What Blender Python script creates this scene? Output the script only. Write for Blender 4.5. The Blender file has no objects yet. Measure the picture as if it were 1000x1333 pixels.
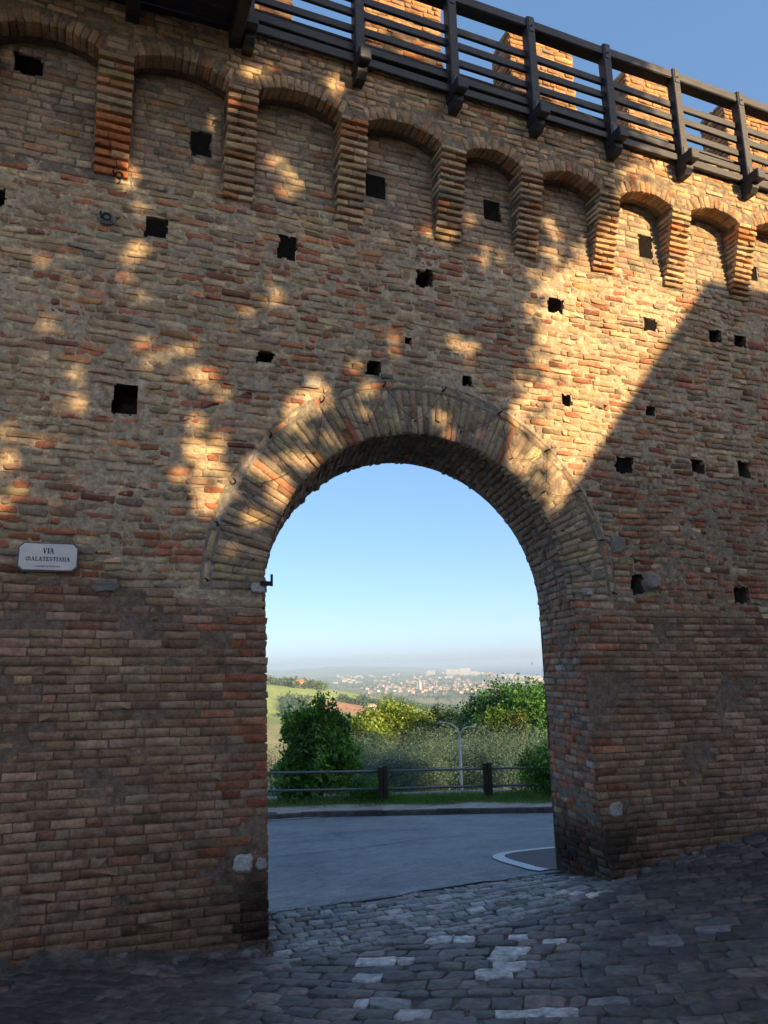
import bpy, math, random
import numpy as np
from mathutils import Matrix, Vector

random.seed(4)
rng = np.random.default_rng(11)
R_ = math.radians
scene = bpy.context.scene
COL = scene.collection

# ------------------------------------------------------------------ camera
CAM = np.array([0.0, -6.72, 2.268])
PITCH, ROLL, PHI = R_(11.2), R_(1.6), R_(69.0)
F = np.array([math.cos(PHI)*math.cos(PITCH), math.sin(PHI)*math.cos(PITCH), math.sin(PITCH)])
Rv = np.array([math.sin(PHI), -math.cos(PHI), 0.0])
Uv = np.cross(Rv, F)
R2 = Rv*math.cos(ROLL) - Uv*math.sin(ROLL)
U2 = Uv*math.cos(ROLL) + Rv*math.sin(ROLL)
cd = bpy.data.cameras.new('camera')
cd.sensor_fit = 'VERTICAL'
cd.sensor_height = 24.0
cd.lens = 24.0*1000/1333
cd.clip_start = 0.05
cd.clip_end = 150000
cam = bpy.data.objects.new('camera', cd)
cam.matrix_world = Matrix(((R2[0], U2[0], -F[0], CAM[0]), (R2[1], U2[1], -F[1], CAM[1]), (R2[2], U2[2], -F[2], CAM[2]), (0, 0, 0, 1)))
COL.objects.link(cam)
scene.camera = cam

# ------------------------------------------------------------------ sky, sun, exposure
SUN_AZ, SUN_EL = 24.0, 15.0                     # degrees to the right of the wall's normal, above the horizon
SDX = math.tan(R_(SUN_AZ))                      # sideways and upward run of a sun ray for each metre away from the wall
SDZ = math.tan(R_(SUN_EL))/math.cos(R_(SUN_AZ))
sun_dir = Vector((math.sin(R_(SUN_AZ))*math.cos(R_(SUN_EL)), -math.cos(R_(SUN_AZ))*math.cos(R_(SUN_EL)), math.sin(R_(SUN_EL))))
world = bpy.data.worlds.new('World')
scene.world = world
world.use_nodes = True
wn = world.node_tree
for n in list(wn.nodes):
    wn.nodes.remove(n)
w_out = wn.nodes.new('ShaderNodeOutputWorld')
w_bg = wn.nodes.new('ShaderNodeBackground')
sky = wn.nodes.new('ShaderNodeTexSky')
sky.sky_type = 'NISHITA'
sky.sun_disc = False
sky.sun_elevation = R_(SUN_EL)
sky.sun_rotation = math.atan2(sun_dir.x, sun_dir.y)
sky.altitude = 150
sky.air_density = 0.40
sky.dust_density = 1.7
sky.ozone_density = 1.0
# thin high clouds
w_tc = wn.nodes.new('ShaderNodeTexCoord')
w_map = wn.nodes.new('ShaderNodeMapping')
w_map.inputs['Scale'].default_value = (2.2, 2.2, 6.0)
w_map.inputs['Location'].default_value = (5.1, 2.5, 0.6)
w_noise = wn.nodes.new('ShaderNodeTexNoise')
w_noise.inputs['Scale'].default_value = 1.7
w_noise.inputs['Detail'].default_value = 7
w_noise.inputs['Roughness'].default_value = 0.6
w_ramp = wn.nodes.new('ShaderNodeValToRGB')
w_ramp.color_ramp.elements[0].position = 0.62
w_ramp.color_ramp.elements[0].color = (0, 0, 0, 1)
w_ramp.color_ramp.elements[1].position = 0.80
w_ramp.color_ramp.elements[1].color = (0.7, 0.7, 0.7, 1)
w_mix = wn.nodes.new('ShaderNodeMix')
w_mix.data_type = 'RGBA'
w_mix.inputs[7].default_value = (1.45, 1.45, 1.55, 1)
wn.links.new(w_tc.outputs['Generated'], w_map.inputs['Vector'])
wn.links.new(w_map.outputs['Vector'], w_noise.inputs['Vector'])
wn.links.new(w_noise.outputs['Fac'], w_ramp.inputs['Fac'])
wn.links.new(w_ramp.outputs['Color'], w_mix.inputs[0])
w_gam = wn.nodes.new('ShaderNodeGamma')
w_gam.inputs['Gamma'].default_value = 0.5
wn.links.new(sky.outputs['Color'], w_gam.inputs['Color'])
w_sat = wn.nodes.new('ShaderNodeHueSaturation')
w_sat.inputs['Saturation'].default_value = 1.65
wn.links.new(w_gam.outputs['Color'], w_sat.inputs['Color'])
wn.links.new(w_sat.outputs['Color'], w_mix.inputs[6])
wn.links.new(w_mix.outputs[2], w_bg.inputs['Color'])
w_bg.inputs['Strength'].default_value = 0.15
wn.links.new(w_bg.outputs[0], w_out.inputs['Surface'])

sd = bpy.data.lights.new('sun', 'SUN')
sd.energy = 2.65
sd.angle = R_(0.53)
sd.color = (1.0, 0.705, 0.37)
so = bpy.data.objects.new('sun', sd)
so.rotation_euler = sun_dir.to_track_quat('Z', 'Y').to_euler()
so.location = (10, -20, 25)
COL.objects.link(so)

scene.view_settings.view_transform = 'Standard'
scene.view_settings.look = 'None'
scene.view_settings.gamma = 1.0
scene.view_settings.use_curve_mapping = False
scene.view_settings.exposure = 2.0
scene.render.engine = 'CYCLES'
scene.cycles.use_denoising = True
scene.cycles.max_bounces = 8
scene.cycles.diffuse_bounces = 4
scene.cycles.glossy_bounces = 2
scene.cycles.volume_bounces = 0
scene.cycles.transparent_max_bounces = 8
scene.cycles.sample_clamp_indirect = 4.0

# ------------------------------------------------------------------ numeric helpers
def sm(t):
    t = np.clip(t, 0, 1)
    return t*t*(3-2*t)

class VN:
    """tiling value noise on a random lattice"""
    def __init__(self, seed, n=256):
        self.g = np.random.default_rng(seed).random((n, n))
        self.n = n
    def __call__(self, x, y):
        x = np.asarray(x, float); y = np.asarray(y, float)
        xi = np.floor(x).astype(int); yi = np.floor(y).astype(int)
        fx = x-xi; fy = y-yi
        fx = fx*fx*(3-2*fx); fy = fy*fy*(3-2*fy)
        n = self.n
        a = self.g[xi % n, yi % n]; b = self.g[(xi+1) % n, yi % n]
        c = self.g[xi % n, (yi+1) % n]; d = self.g[(xi+1) % n, (yi+1) % n]
        return (a*(1-fx)+b*fx)*(1-fy) + (c*(1-fx)+d*fx)*fy
    def fbm(self, x, y, o=4):
        s = 0; a = 0.5; t = 0
        for i in range(o):
            s = s + a*self(x*2**i+i*17.3, y*2**i+i*9.1); t += a; a *= 0.55
        return s/t
N1, N2, N3, N4 = VN(1), VN(2), VN(3), VN(4)

def project(P):
    d = np.asarray(P)-CAM
    z = d@F
    return np.stack([500+1000*(d@R2)/z, 666.5-1000*(d@U2)/z], -1), z

# ------------------------------------------------------------------ object helpers
def tag(o, label=None, category=None, group=None, kind=None):
    if label: o['label'] = label
    if category: o['category'] = category
    if group: o['group'] = group
    if kind: o['kind'] = kind
    return o

def empty(name, loc=(0, 0, 0), parent=None):
    o = bpy.data.objects.new(name, None)
    o.location = loc
    o.empty_display_size = 0.2
    COL.objects.link(o)
    if parent: o.parent = parent
    return o

def raw_mesh(name, V, polys=None, loops=None, totals=None, col=None, smooth=False):
    """mesh from numpy: either polys (m,k) or flat loops + totals"""
    me = bpy.data.meshes.new(name)
    V = np.ascontiguousarray(V, np.float32)
    if polys is not None:
        polys = np.asarray(polys, np.int32)
        loops = polys.ravel(); totals = np.full(len(polys), polys.shape[1], np.int32)
    starts = np.concatenate([[0], np.cumsum(totals)[:-1]]).astype(np.int32)
    me.vertices.add(len(V)); me.vertices.foreach_set('co', V.ravel())
    me.loops.add(len(loops)); me.loops.foreach_set('vertex_index', np.ascontiguousarray(loops, np.int32))
    me.polygons.add(len(totals)); me.polygons.foreach_set('loop_start', starts)
    me.polygons.foreach_set('loop_total', np.ascontiguousarray(totals, np.int32))
    if smooth:
        me.polygons.foreach_set('use_smooth', np.ones(len(totals), bool))
    if col is not None:
        c = np.ones((len(V), 4), np.float32); c[:, :3] = col
        a = me.attributes.new('col', 'FLOAT_COLOR', 'POINT')
        a.data.foreach_set('color', c.ravel())
    me.update(calc_edges=True)
    me.validate()
    return me

def link(name, me, mat, parent=None, loc=None):
    o = bpy.data.objects.new(name, me)
    if mat is not None:
        me.materials.clear(); me.materials.append(mat)
    COL.objects.link(o)
    if parent: o.parent = parent
    if loc is not None: o.location = loc
    return o

class MB:
    """collects simple solids into one mesh"""
    def __init__(self):
        self.v = []; self.f = []; self.c = []
    def add(self, v, f, c=None):
        b = len(self.v)
        self.v += [tuple(p) for p in v]
        self.f += [tuple(i+b for i in q) for q in f]
        self.c += [c or (1, 1, 1)]*len(v)
        return self
    def box(self, x0, x1, y0, y1, z0, z1, c=None, M=None, ch=0.0):
        if ch > 0:
            v = []; h = ch
            # chamfered box: 24 vertices, three per corner
            for sx, X in ((1, x0), (-1, x1)):
                for sy, Y in ((1, y0), (-1, y1)):
                    for sz, Z in ((1, z0), (-1, z1)):
                        v += [(X, Y+sy*h, Z+sz*h), (X+sx*h, Y, Z+sz*h), (X+sx*h, Y+sy*h, Z)]
            def I(i, j, k, t): return ((i*2+j)*2+k)*3+t
            f = []
            for i in (0, 1):
                q = [I(i, 0, 0, 0), I(i, 0, 1, 0), I(i, 1, 1, 0), I(i, 1, 0, 0)]; f.append(q if i == 0 else q[::-1])
                q = [I(0, i, 0, 1), I(1, i, 0, 1), I(1, i, 1, 1), I(0, i, 1, 1)]; f.append(q if i == 0 else q[::-1])
                q = [I(0, 0, i, 2), I(0, 1, i, 2), I(1, 1, i, 2), I(1, 0, i, 2)]; f.append(q if i == 0 else q[::-1])
            for i in (0, 1):
                for j in (0, 1):
                    f.append([I(i, j, 0, 0), I(i, j, 1, 0), I(i, j, 1, 1), I(i, j, 0, 1)])
                    f.append([I(i, 0, j, 0), I(i, 1, j, 0), I(i, 1, j, 2), I(i, 0, j, 2)])
                    f.append([I(0, i, j, 1), I(1, i, j, 1), I(1, i, j, 2), I(0, i, j, 2)])
                    for k in (0, 1): f.append([I(i, j, k, 0), I(i, j, k, 1), I(i, j, k, 2)])
        else:
            v = [(x, y, z) for x in (x0, x1) for y in (y0, y1) for z in (z0, z1)]
            f = [(0, 1, 3, 2), (4, 6, 7, 5), (0, 4, 5, 1), (2, 3, 7, 6), (0, 2, 6, 4), (1, 5, 7, 3)]
        if M is not None: v = [tuple(M @ Vector(p)) for p in v]
        return self.add(v, f, c)
    def tube(self, pts, rad, n=8, c=None, caps=True):
        pts = [Vector(p) for p in pts]
        rad = rad if hasattr(rad, '__len__') else [rad]*len(pts)
        V = []; up = Vector((0.13, 0.21, 0.97))
        for i, p in enumerate(pts):
            t = (pts[min(i+1, len(pts)-1)]-pts[max(i-1, 0)]).normalized()
            a = t.cross(up)
            if a.length < 1e-3: a = t.cross(Vector((1, 0, 0)))
            a.normalize(); b = t.cross(a)
            for k in range(n):
                g = 2*math.pi*k/n
                V.append(p + (a*math.cos(g)+b*math.sin(g))*rad[i])
        f = []
        for i in range(len(pts)-1):
            for k in range(n):
                f.append((i*n+k, i*n+(k+1) % n, (i+1)*n+(k+1) % n, (i+1)*n+k))
        if caps:
            f.append(tuple(range(n))[::-1]); f.append(tuple((len(pts)-1)*n+k for k in range(n)))
        return self.add(V, f, c)
    def prism(self, poly, map0, map1, c=None):
        n = len(poly)
        v = [map0(*p) for p in poly]+[map1(*p) for p in poly]
        f = [tuple(range(n)), tuple(range(2*n-1, n-1, -1))]+[(i, i+n, (i+1) % n+n, (i+1) % n) for i in range(n)]
        return self.add(v, f, c)
    def build(self, name, mat, parent=None, origin=None, smooth=False):
        me = bpy.data.meshes.new(name)
        V = np.array(self.v, float)
        if origin is None: origin = (0, 0, 0)
        me.from_pydata((V-np.array(origin)).tolist(), [], self.f)
        a = me.attributes.new('col', 'FLOAT_COLOR', 'POINT')
        c = np.ones((len(V), 4), np.float32); c[:, :3] = np.array(self.c)
        a.data.foreach_set('color', c.ravel())
        if smooth: me.polygons.foreach_set('use_smooth', np.ones(len(me.polygons), bool))
        me.update()
        return link(name, me, mat, parent, origin)

# ------------------------------------------------------------------ materials
def mat_new(name):
    m = bpy.data.materials.new(name); m.use_nodes = True
    nt = m.node_tree
    b = nt.nodes['Principled BSDF']
    return m, nt, b

def nd(nt, t, **k):
    n = nt.nodes.new(t)
    for a, v in k.items():
        if a in n.inputs: n.inputs[a].default_value = v
        else: setattr(n, a, v)
    return n

def masonry_mat(name, rough=0.92, var=0.45, fine=130.0, blot=7.0, bump=0.5, bdist=0.006, spec=0.2, speck=0.0, tint=(1, 1, 1)):
    """own colour of every piece (attribute) broken up by blotches, grain and fine relief"""
    m, nt, b = mat_new(name)
    geo = nd(nt, 'ShaderNodeNewGeometry')
    at = nd(nt, 'ShaderNodeAttribute', attribute_name='col')
    n1 = nd(nt, 'ShaderNodeTexNoise', Scale=blot, Detail=6.0, Roughness=0.62)
    n2 = nd(nt, 'ShaderNodeTexNoise', Scale=fine, Detail=4.0, Roughness=0.65)
    n3 = nd(nt, 'ShaderNodeTexNoise', Scale=fine*0.28, Detail=5.0, Roughness=0.6)
    for n in (n1, n2, n3): nt.links.new(geo.outputs['Position'], n.inputs['Vector'])
    r1 = nd(nt, 'ShaderNodeMapRange'); r1.inputs[1].default_value = 0.3; r1.inputs[2].default_value = 0.7
    r1.inputs[3].default_value = 1-var; r1.inputs[4].default_value = 1+var
    nt.links.new(n1.outputs['Fac'], r1.inputs[0])
    r2 = nd(nt, 'ShaderNodeMapRange'); r2.inputs[1].default_value = 0.3; r2.inputs[2].default_value = 0.7
    r2.inputs[3].default_value = 0.72; r2.inputs[4].default_value = 1.28
    nt.links.new(n3.outputs['Fac'], r2.inputs[0])
    mu = nd(nt, 'ShaderNodeMath', operation='MULTIPLY')
    nt.links.new(r1.outputs[0], mu.inputs[0]); nt.links.new(r2.outputs[0], mu.inputs[1])
    vm = nd(nt, 'ShaderNodeVectorMath', operation='SCALE')
    nt.links.new(at.outputs['Color'], vm.inputs[0]); nt.links.new(mu.outputs[0], vm.inputs['Scale'])
    last = vm.outputs[0]
    if speck > 0:   # pale lime specks left on the surface
        n4 = nd(nt, 'ShaderNodeTexNoise', Scale=42.0, Detail=5.0, Roughness=0.7)
        nt.links.new(geo.outputs['Position'], n4.inputs['Vector'])
        rp = nd(nt, 'ShaderNodeMapRange'); rp.inputs[1].default_value = 0.56; rp.inputs[2].default_value = 0.68
        rp.inputs[3].default_value = 0.0; rp.inputs[4].default_value = speck
        nt.links.new(n4.outputs['Fac'], rp.inputs[0])
        mx = nd(nt, 'ShaderNodeMix', data_type='RGBA')
        mx.inputs[7].default_value = (0.46, 0.40, 0.32, 1)
        nt.links.new(rp.outputs[0], mx.inputs[0]); nt.links.new(last, mx.inputs[6])
        last = mx.outputs[2]
    nt.links.new(last, b.inputs['Base Color'])
    b.inputs['Roughness'].default_value = rough
    b.inputs['Specular IOR Level'].default_value = spec
    ad = nd(nt, 'ShaderNodeMath', operation='ADD')
    nt.links.new(n2.outputs['Fac'], ad.inputs[0]); nt.links.new(n3.outputs['Fac'], ad.inputs[1])
    bp = nd(nt, 'ShaderNodeBump', Strength=bump, Distance=bdist)
    nt.links.new(ad.outputs[0], bp.inputs['Height']); nt.links.new(bp.outputs[0], b.inputs['Normal'])
    return m

def simple_mat(name, col, rough=0.6, metal=0.0, scale=20.0, var=0.2, bump=0.0, spec=0.4, stretch=None, attr=False):
    m, nt, b = mat_new(name)
    tc = nd(nt, 'ShaderNodeNewGeometry')
    no = nd(nt, 'ShaderNodeTexNoise', Scale=scale, Detail=6.0, Roughness=0.6)
    if stretch:
        mp = nd(nt, 'ShaderNodeMapping'); mp.inputs['Scale'].default_value = stretch
        nt.links.new(tc.outputs['Position'], mp.inputs['Vector']); nt.links.new(mp.outputs[0], no.inputs['Vector'])
    else:
        nt.links.new(tc.outputs['Position'], no.inputs['Vector'])
    rg = nd(nt, 'ShaderNodeMapRange'); rg.inputs[1].default_value = 0.3; rg.inputs[2].default_value = 0.7
    rg.inputs[3].default_value = 1-var; rg.inputs[4].default_value = 1+var
    nt.links.new(no.outputs['Fac'], rg.inputs[0])
    vm = nd(nt, 'ShaderNodeVectorMath', operation='SCALE')
    if attr:
        at = nd(nt, 'ShaderNodeAttribute', attribute_name='col'); nt.links.new(at.outputs['Color'], vm.inputs[0])
    else:
        vm.inputs[0].default_value = col
    nt.links.new(rg.outputs[0], vm.inputs['Scale']); nt.links.new(vm.outputs[0], b.inputs['Base Color'])
    b.inputs['Roughness'].default_value = rough; b.inputs['Metallic'].default_value = metal
    b.inputs['Specular IOR Level'].default_value = spec
    if bump:
        bp = nd(nt, 'ShaderNodeBump', Strength=bump, Distance=0.01)
        nt.links.new(no.outputs['Fac'], bp.inputs['Height']); nt.links.new(bp.outputs[0], b.inputs['Normal'])
    return m

def leaf_mat(name, trans=0.35, rough=0.55, tint=(1.0, 1.3, 0.5)):
    m, nt, b = mat_new(name)
    at = nd(nt, 'ShaderNodeAttribute', attribute_name='col')
    nt.links.new(at.outputs['Color'], b.inputs['Base Color'])
    b.inputs['Roughness'].default_value = rough
    b.inputs['Specular IOR Level'].default_value = 0.3
    tr = nd(nt, 'ShaderNodeBsdfTranslucent')
    vm = nd(nt, 'ShaderNodeVectorMath', operation='MULTIPLY'); vm.inputs[1].default_value = tint
    nt.links.new(at.outputs['Color'], vm.inputs[0]); nt.links.new(vm.outputs[0], tr.inputs['Color'])
    mx = nd(nt, 'ShaderNodeMixShader'); mx.inputs[0].default_value = trans
    nt.links.new(b.outputs[0], mx.inputs[1]); nt.links.new(tr.outputs[0], mx.inputs[2])
    nt.links.new(mx.outputs[0], nt.nodes['Material Output'].inputs['Surface'])
    return m

M_BRICK = masonry_mat('old_brick', speck=0.75, var=0.35, bump=0.7)
M_BRICK_NEAT = masonry_mat('repaired_brick', speck=0.25, var=0.3, bump=0.5)
M_MORTAR = masonry_mat('lime_mortar', var=0.4, bump=1.0, bdist=0.012, fine=110.0, blot=14.0)
M_STONE = masonry_mat('cobble_stone', rough=0.60, var=0.55, fine=55.0, blot=13.0, bump=1.0, bdist=0.009, spec=0.5)
M_BED = masonry_mat('cobble_joint', rough=0.95, var=0.35, fine=80.0, blot=3.0, bump=0.8, bdist=0.01)
M_WOOD = simple_mat('dark_timber', (0.028, 0.028, 0.031), rough=0.5, scale=9.0, var=0.7, bump=0.6, stretch=(0.5, 9, 9), spec=0.45)
M_IRON = simple_mat('dark_iron', (0.03, 0.026, 0.023), rough=0.6, metal=0.4, scale=60, var=0.4)
M_STEEL = simple_mat('galvanised_pipe', (0.14, 0.15, 0.16), rough=0.5, metal=0.2, scale=30, var=0.15)
M_POST = simple_mat('fence_post_wood', (0.035, 0.024, 0.018), rough=0.8, scale=14, var=0.4, bump=0.4, stretch=(6, 6, 0.7))
M_MARBLE = simple_mat('sign_marble', (0.62, 0.61, 0.58), rough=0.45, scale=6, var=0.07)
M_INK = simple_mat('sign_lettering', (0.012, 0.012, 0.014), rough=0.6, scale=90, var=0.3)
M_PLASTER = masonry_mat('pale_plaster', var=0.25, bump=0.7, bdist=0.012)
M_LEAF = leaf_mat('leaf')
M_OLIVE = leaf_mat('olive_leaf', trans=0.15, rough=0.6, tint=(0.9, 1.1, 0.9))
M_BARK = simple_mat('bark', (0.07, 0.052, 0.038), rough=0.95, scale=12, var=0.4, bump=0.6, stretch=(3, 3, 0.8))
M_GRASS = leaf_mat('grass_blade', trans=0.3, rough=0.7)

# ------------------------------------------------------------------ masonry pieces (all of one topology)
NP = 10
_tot = []; _lp = []
for k in range(NP):
    k2 = (k+1) % NP
    _lp += [k, k2, NP+k2, NP+k]; _tot.append(4)
for k in range(NP):
    k2 = (k+1) % NP
    _lp += [NP+k, NP+k2, 2*NP+k2, 2*NP+k]; _tot.append(4)
_lp += [2*NP+k for k in range(NP)]; _tot.append(NP)
PL = np.array(_lp, np.int32); PT = np.array(_tot, np.int32)

def quad_pieces(Q, wf, wb, r=0.012, jit=0.004, inset=0.007, ch=0.007, tilt=0.004, wj=0.0015):
    """Q (n,4,2) corner quads -> (n,30,3) local u,v,w of a piece with rounded corners, worn edges and a back"""
    Q = np.asarray(Q, float); n = len(Q)
    wf = np.broadcast_to(np.asarray(wf, float), (n,))
    P = np.zeros((n, NP, 2))
    idx = 0
    r = np.broadcast_to(np.asarray(r, float), (n,))
    for k in range(4):
        c = Q[:, k]; pv = Q[:, (k-1) % 4]; nx = Q[:, (k+1) % 4]
        a = pv-c; la = np.linalg.norm(a, axis=1)[:, None]; b = nx-c; lb = np.linalg.norm(b, axis=1)[:, None]
        rr = (r*rng.uniform(0.4, 1.6, n))[:, None]
        P[:, idx] = c + a/la*np.minimum(rr, la*0.35); idx += 1
        P[:, idx] = c + b/lb*np.minimum(rr, lb*0.35); idx += 1
        if k in (0, 2):
            P[:, idx] = (c+nx)/2; idx += 1
    P = P + rng.normal(0, 1, P.shape)*jit
    cen = P.mean(1, keepdims=True)
    d = cen-P; L = np.linalg.norm(d, axis=2, keepdims=True)
    Pi = P + d/np.maximum(L, 1e-6)*np.minimum(inset*rng.uniform(0.5, 1.5, (n, NP, 1)), L*0.4)
    out = np.zeros((n, 3*NP, 3))
    out[:, :NP, :2] = P; out[:, :NP, 2] = wb
    out[:, NP:2*NP, :2] = P; out[:, 2*NP:, :2] = Pi
    tl = rng.normal(0, tilt, (n, 1, 2))
    ext = np.abs(Q-Q.mean(1, keepdims=True)).max(1)[:, None, :]
    tw = (np.clip((P-cen)/np.maximum(ext, 0.01), -1.5, 1.5)*tl).sum(2)
    out[:, NP:2*NP, 2] = wf[:, None]-ch*rng.uniform(0.6, 1.4, (n, NP)) + tw
    out[:, 2*NP:, 2] = wf[:, None] + tw + rng.normal(0, wj, (n, NP))
    return out

def rects(L):
    """list of (u0,u1,v0,v1) -> corner quads"""
    L = np.asarray(L, float)
    return np.stack([L[:, [0, 2]], L[:, [1, 2]], L[:, [1, 3]], L[:, [0, 3]]], 1)

def joined(name, X, C, mat, parent=None, smooth=False):
    n = len(X)
    V = X.reshape(-1, 3)
    loops = (PL[None, :] + (np.arange(n)*3*NP)[:, None]).ravel()
    tot = np.tile(PT, n)
    col = np.repeat(C, 3*NP, axis=0)
    return link(name, raw_mesh(name, V, loops=loops, totals=tot, col=col, smooth=smooth), mat, parent)

def singles(name, X, C, mat, parent, smooth=False):
    obs = []
    for x, c in zip(X, C):
        o = x.mean(0)
        me = raw_mesh(name, x-o, loops=PL, totals=PT, col=np.tile(c, (3*NP, 1)), smooth=smooth)
        obs.append(link(name, me, mat, parent, o.tolist()))
    return obs

def fill_course(u0, u1, v0, v1, ok, lens, gap, step=0.006):
    """bricks of one course wherever ok(u) allows"""
    u = np.arange(u0, u1, step)
    m = ok(u)
    res = []
    i = 0; n = len(u)
    while i < n:
        if not m[i]: i += 1; continue
        j = i
        while j+1 < n and m[j+1]: j += 1
        a, b = u[i], u[j]+step
        p = a if i > 0 else a-rng.uniform(0, lens[1])
        while p < b-0.03:
            L = rng.uniform(*lens) if rng.random() > 0.28 else rng.uniform(lens[0]*0.5, lens[0]*0.75)
            q = p+L
            if b-q < 0.07: q = b+ (gap if j < n-1 else 0)
            res.append((p, min(q-gap, b), v0, v1))
            p = q
        i = j+1
    return res

# ================================================================== THE WALL
WX0, WX1, TH = -2.6, 10.8, 1.1        # modelled length of the wall, thickness
ACX, ACZ, RI, RO = 3.03, 2.90, 1.60, 2.15
TILT = -0.024
def jamb_r(z): return np.interp(z, [0, 0.5, 1.0, 1.6, 2.9], [4.86, 4.80, 4.745, 4.72, 4.635])
def jamb_l(z): return np.interp(z, [0, 1.0, 2.9], [1.468, 1.455, 1.432])

HOLES = [(0.31, 0.51, 6.18, 6.38, 1), (1.55, 1.74, 6.17, 6.42, 1), (3.01, 3.21, 6.11, 6.31, 0), (4.6, 4.81, 6.06, 6.23, 0), (5.9, 6.08, 6.01, 6.17, 1),
         (6.87, 7.07, 5.99, 6.15, 0), (7.26, 7.45, 5.98, 6.13, 0), (1.35, 1.5, 5.08, 5.19, 0), (2.44, 2.59, 5.08, 5.22, 0), (3.5, 3.62, 5.07, 5.18, 0),
         (4.7, 4.83, 4.97, 5.1, 0), (5.8, 5.93, 4.96, 5.08, 0), (0.1, 0.3, 4.45, 4.72, 0), (5.32, 5.55, 4.26, 4.44, 1), (6.38, 6.56, 4.32, 4.48, 0),
         (7.07, 7.24, 4.31, 4.51, 0), (5.39, 5.55, 2.93, 3.14, 0), (6.79, 7.01, 2.83, 3.01, 0), (-1.04, -0.84, 6.23, 6.39, 0),
         (8.3, 8.5, 5.9, 6.07, 0), (9.4, 9.6, 5.85, 6.02, 0), (8.2, 8.38, 4.3, 4.47, 0), (2.86, 2.94, 5.44, 5.53, 0)]
NICHE_HOLES = [(0.7, 0.89, 7.1, 7.36, 1), (2.48, 2.7, 7.03, 7.29, 1), (3.86, 4.07, 7.03, 7.27, 1), (5.94, 6.14, 6.95, 7.25, 1), (7.64, 7.78, 6.93, 7.13, 1), (-0.86, -0.63, 7.58, 7.78, 0)]

def zone_b(u):     # height where the newer lower facing begins
    u = np.asarray(u, float)
    return np.interp(u, [-2.6, -0.7, -0.05, 0.5, 1.0, 1.45, 4.6, 5.2, 10.8], [2.95, 2.93, 3.0, 2.88, 2.80, 2.72, 2.70, 2.79, 2.76]) + 0.05*(N2(u*3, 7)-0.5)

def wav(u, v):     # courses are not ruler straight
    k = sm((v-2.4)/1.0)
    return TILT*(u-3.0) + (0.012+0.034*k)*(N1.fbm(u*0.8+5, v*1.1, 3)-0.5)*2
def bulge(u, v):
    b = 0.05*(N2.fbm(u*0.5, v*0.5, 3)-0.5)
    lower = sm((zone_b(u)-v)/0.03+0.5)
    return b + 0.022*lower
def front(X):      # (u,v,w) -> world on the street face
    u, v, w = X[..., 0], X[..., 1], X[..., 2]
    return np.stack([u, -(w+bulge(u, v)), v+wav(u, v)], -1)
def inv_v(u, z):   # v whose world height is z
    v = np.asarray(z, float)*1.0
    for _ in range(3): v = z-wav(u, v)
    return v

def in_arch(u, z, r):
    return np.where(z > ACZ, (u-ACX)**2+(z-ACZ)**2 < r*r, (u > jamb_l(z)) & (u < jamb_r(z)))
def in_holes(u, z, H, g=0.0):
    m = np.zeros(np.broadcast(u, z).shape, bool)
    for i, (a, b, c, d, _) in enumerate(H):
        e = 0.03*(N3(z*23+i*5.1, i*3.7)-0.5); f = 0.03*(N4(u*23+i*7.7, i*2.3)-0.5)
        m |= (u > a-g+e) & (u < b+g+e*1.3) & (z > c-g+f) & (z < d+g+f)
    return m

# ---- colours
def pick(pal, n, w):
    pal = np.array(pal); w = np.array(w, float); w /= w.sum()
    c = pal[rng.choice(len(pal), n, p=w)]
    g_ = c@np.array([0.35, 0.5, 0.15]); c = (g_[:, None]+(c-g_[:, None])*1.12)*1.42
    c = c*rng.normal(1, 0.15, (n, 1))*rng.normal(1, 0.035, (n, 3))
    return np.clip(c, 0.01, 0.85)
PAL_OLD = [(0.305, 0.215, 0.138), (0.245, 0.170, 0.112), (0.285, 0.125, 0.076), (0.35, 0.262, 0.170), (0.205, 0.172, 0.130), (0.20, 0.092, 0.062), (0.345, 0.180, 0.10)]
W_OLD = [5.5, 4, 2.2, 4, 1.3, 0.8, 1.2]
PAL_LOW = [(0.200, 0.133, 0.090), (0.184, 0.118, 0.079), (0.214, 0.145, 0.100), (0.186, 0.098, 0.064), (0.160, 0.108, 0.075)]
W_LOW = [5, 4, 3, 1.0, 1.2]
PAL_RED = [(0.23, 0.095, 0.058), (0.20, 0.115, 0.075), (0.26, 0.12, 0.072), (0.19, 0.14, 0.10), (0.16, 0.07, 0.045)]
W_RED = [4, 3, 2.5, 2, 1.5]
PAL_UP = [(0.335, 0.235, 0.145), (0.30, 0.20, 0.12), (0.37, 0.27, 0.17), (0.33, 0.16, 0.085), (0.26, 0.20, 0.14)]
W_UP = [5, 4, 3.5, 2, 1.5]

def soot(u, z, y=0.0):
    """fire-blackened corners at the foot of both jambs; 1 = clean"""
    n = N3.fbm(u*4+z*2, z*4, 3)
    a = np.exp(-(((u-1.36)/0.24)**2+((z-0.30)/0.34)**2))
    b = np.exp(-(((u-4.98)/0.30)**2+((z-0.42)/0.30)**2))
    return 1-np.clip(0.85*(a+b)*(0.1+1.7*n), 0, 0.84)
def foot_tone(u, z):
    """darker tone along the foot of the wall, uneven"""
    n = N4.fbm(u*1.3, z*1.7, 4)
    return 1-0.32*sm((1.15+0.9*(n-0.5)-z)/1.0)

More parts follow.
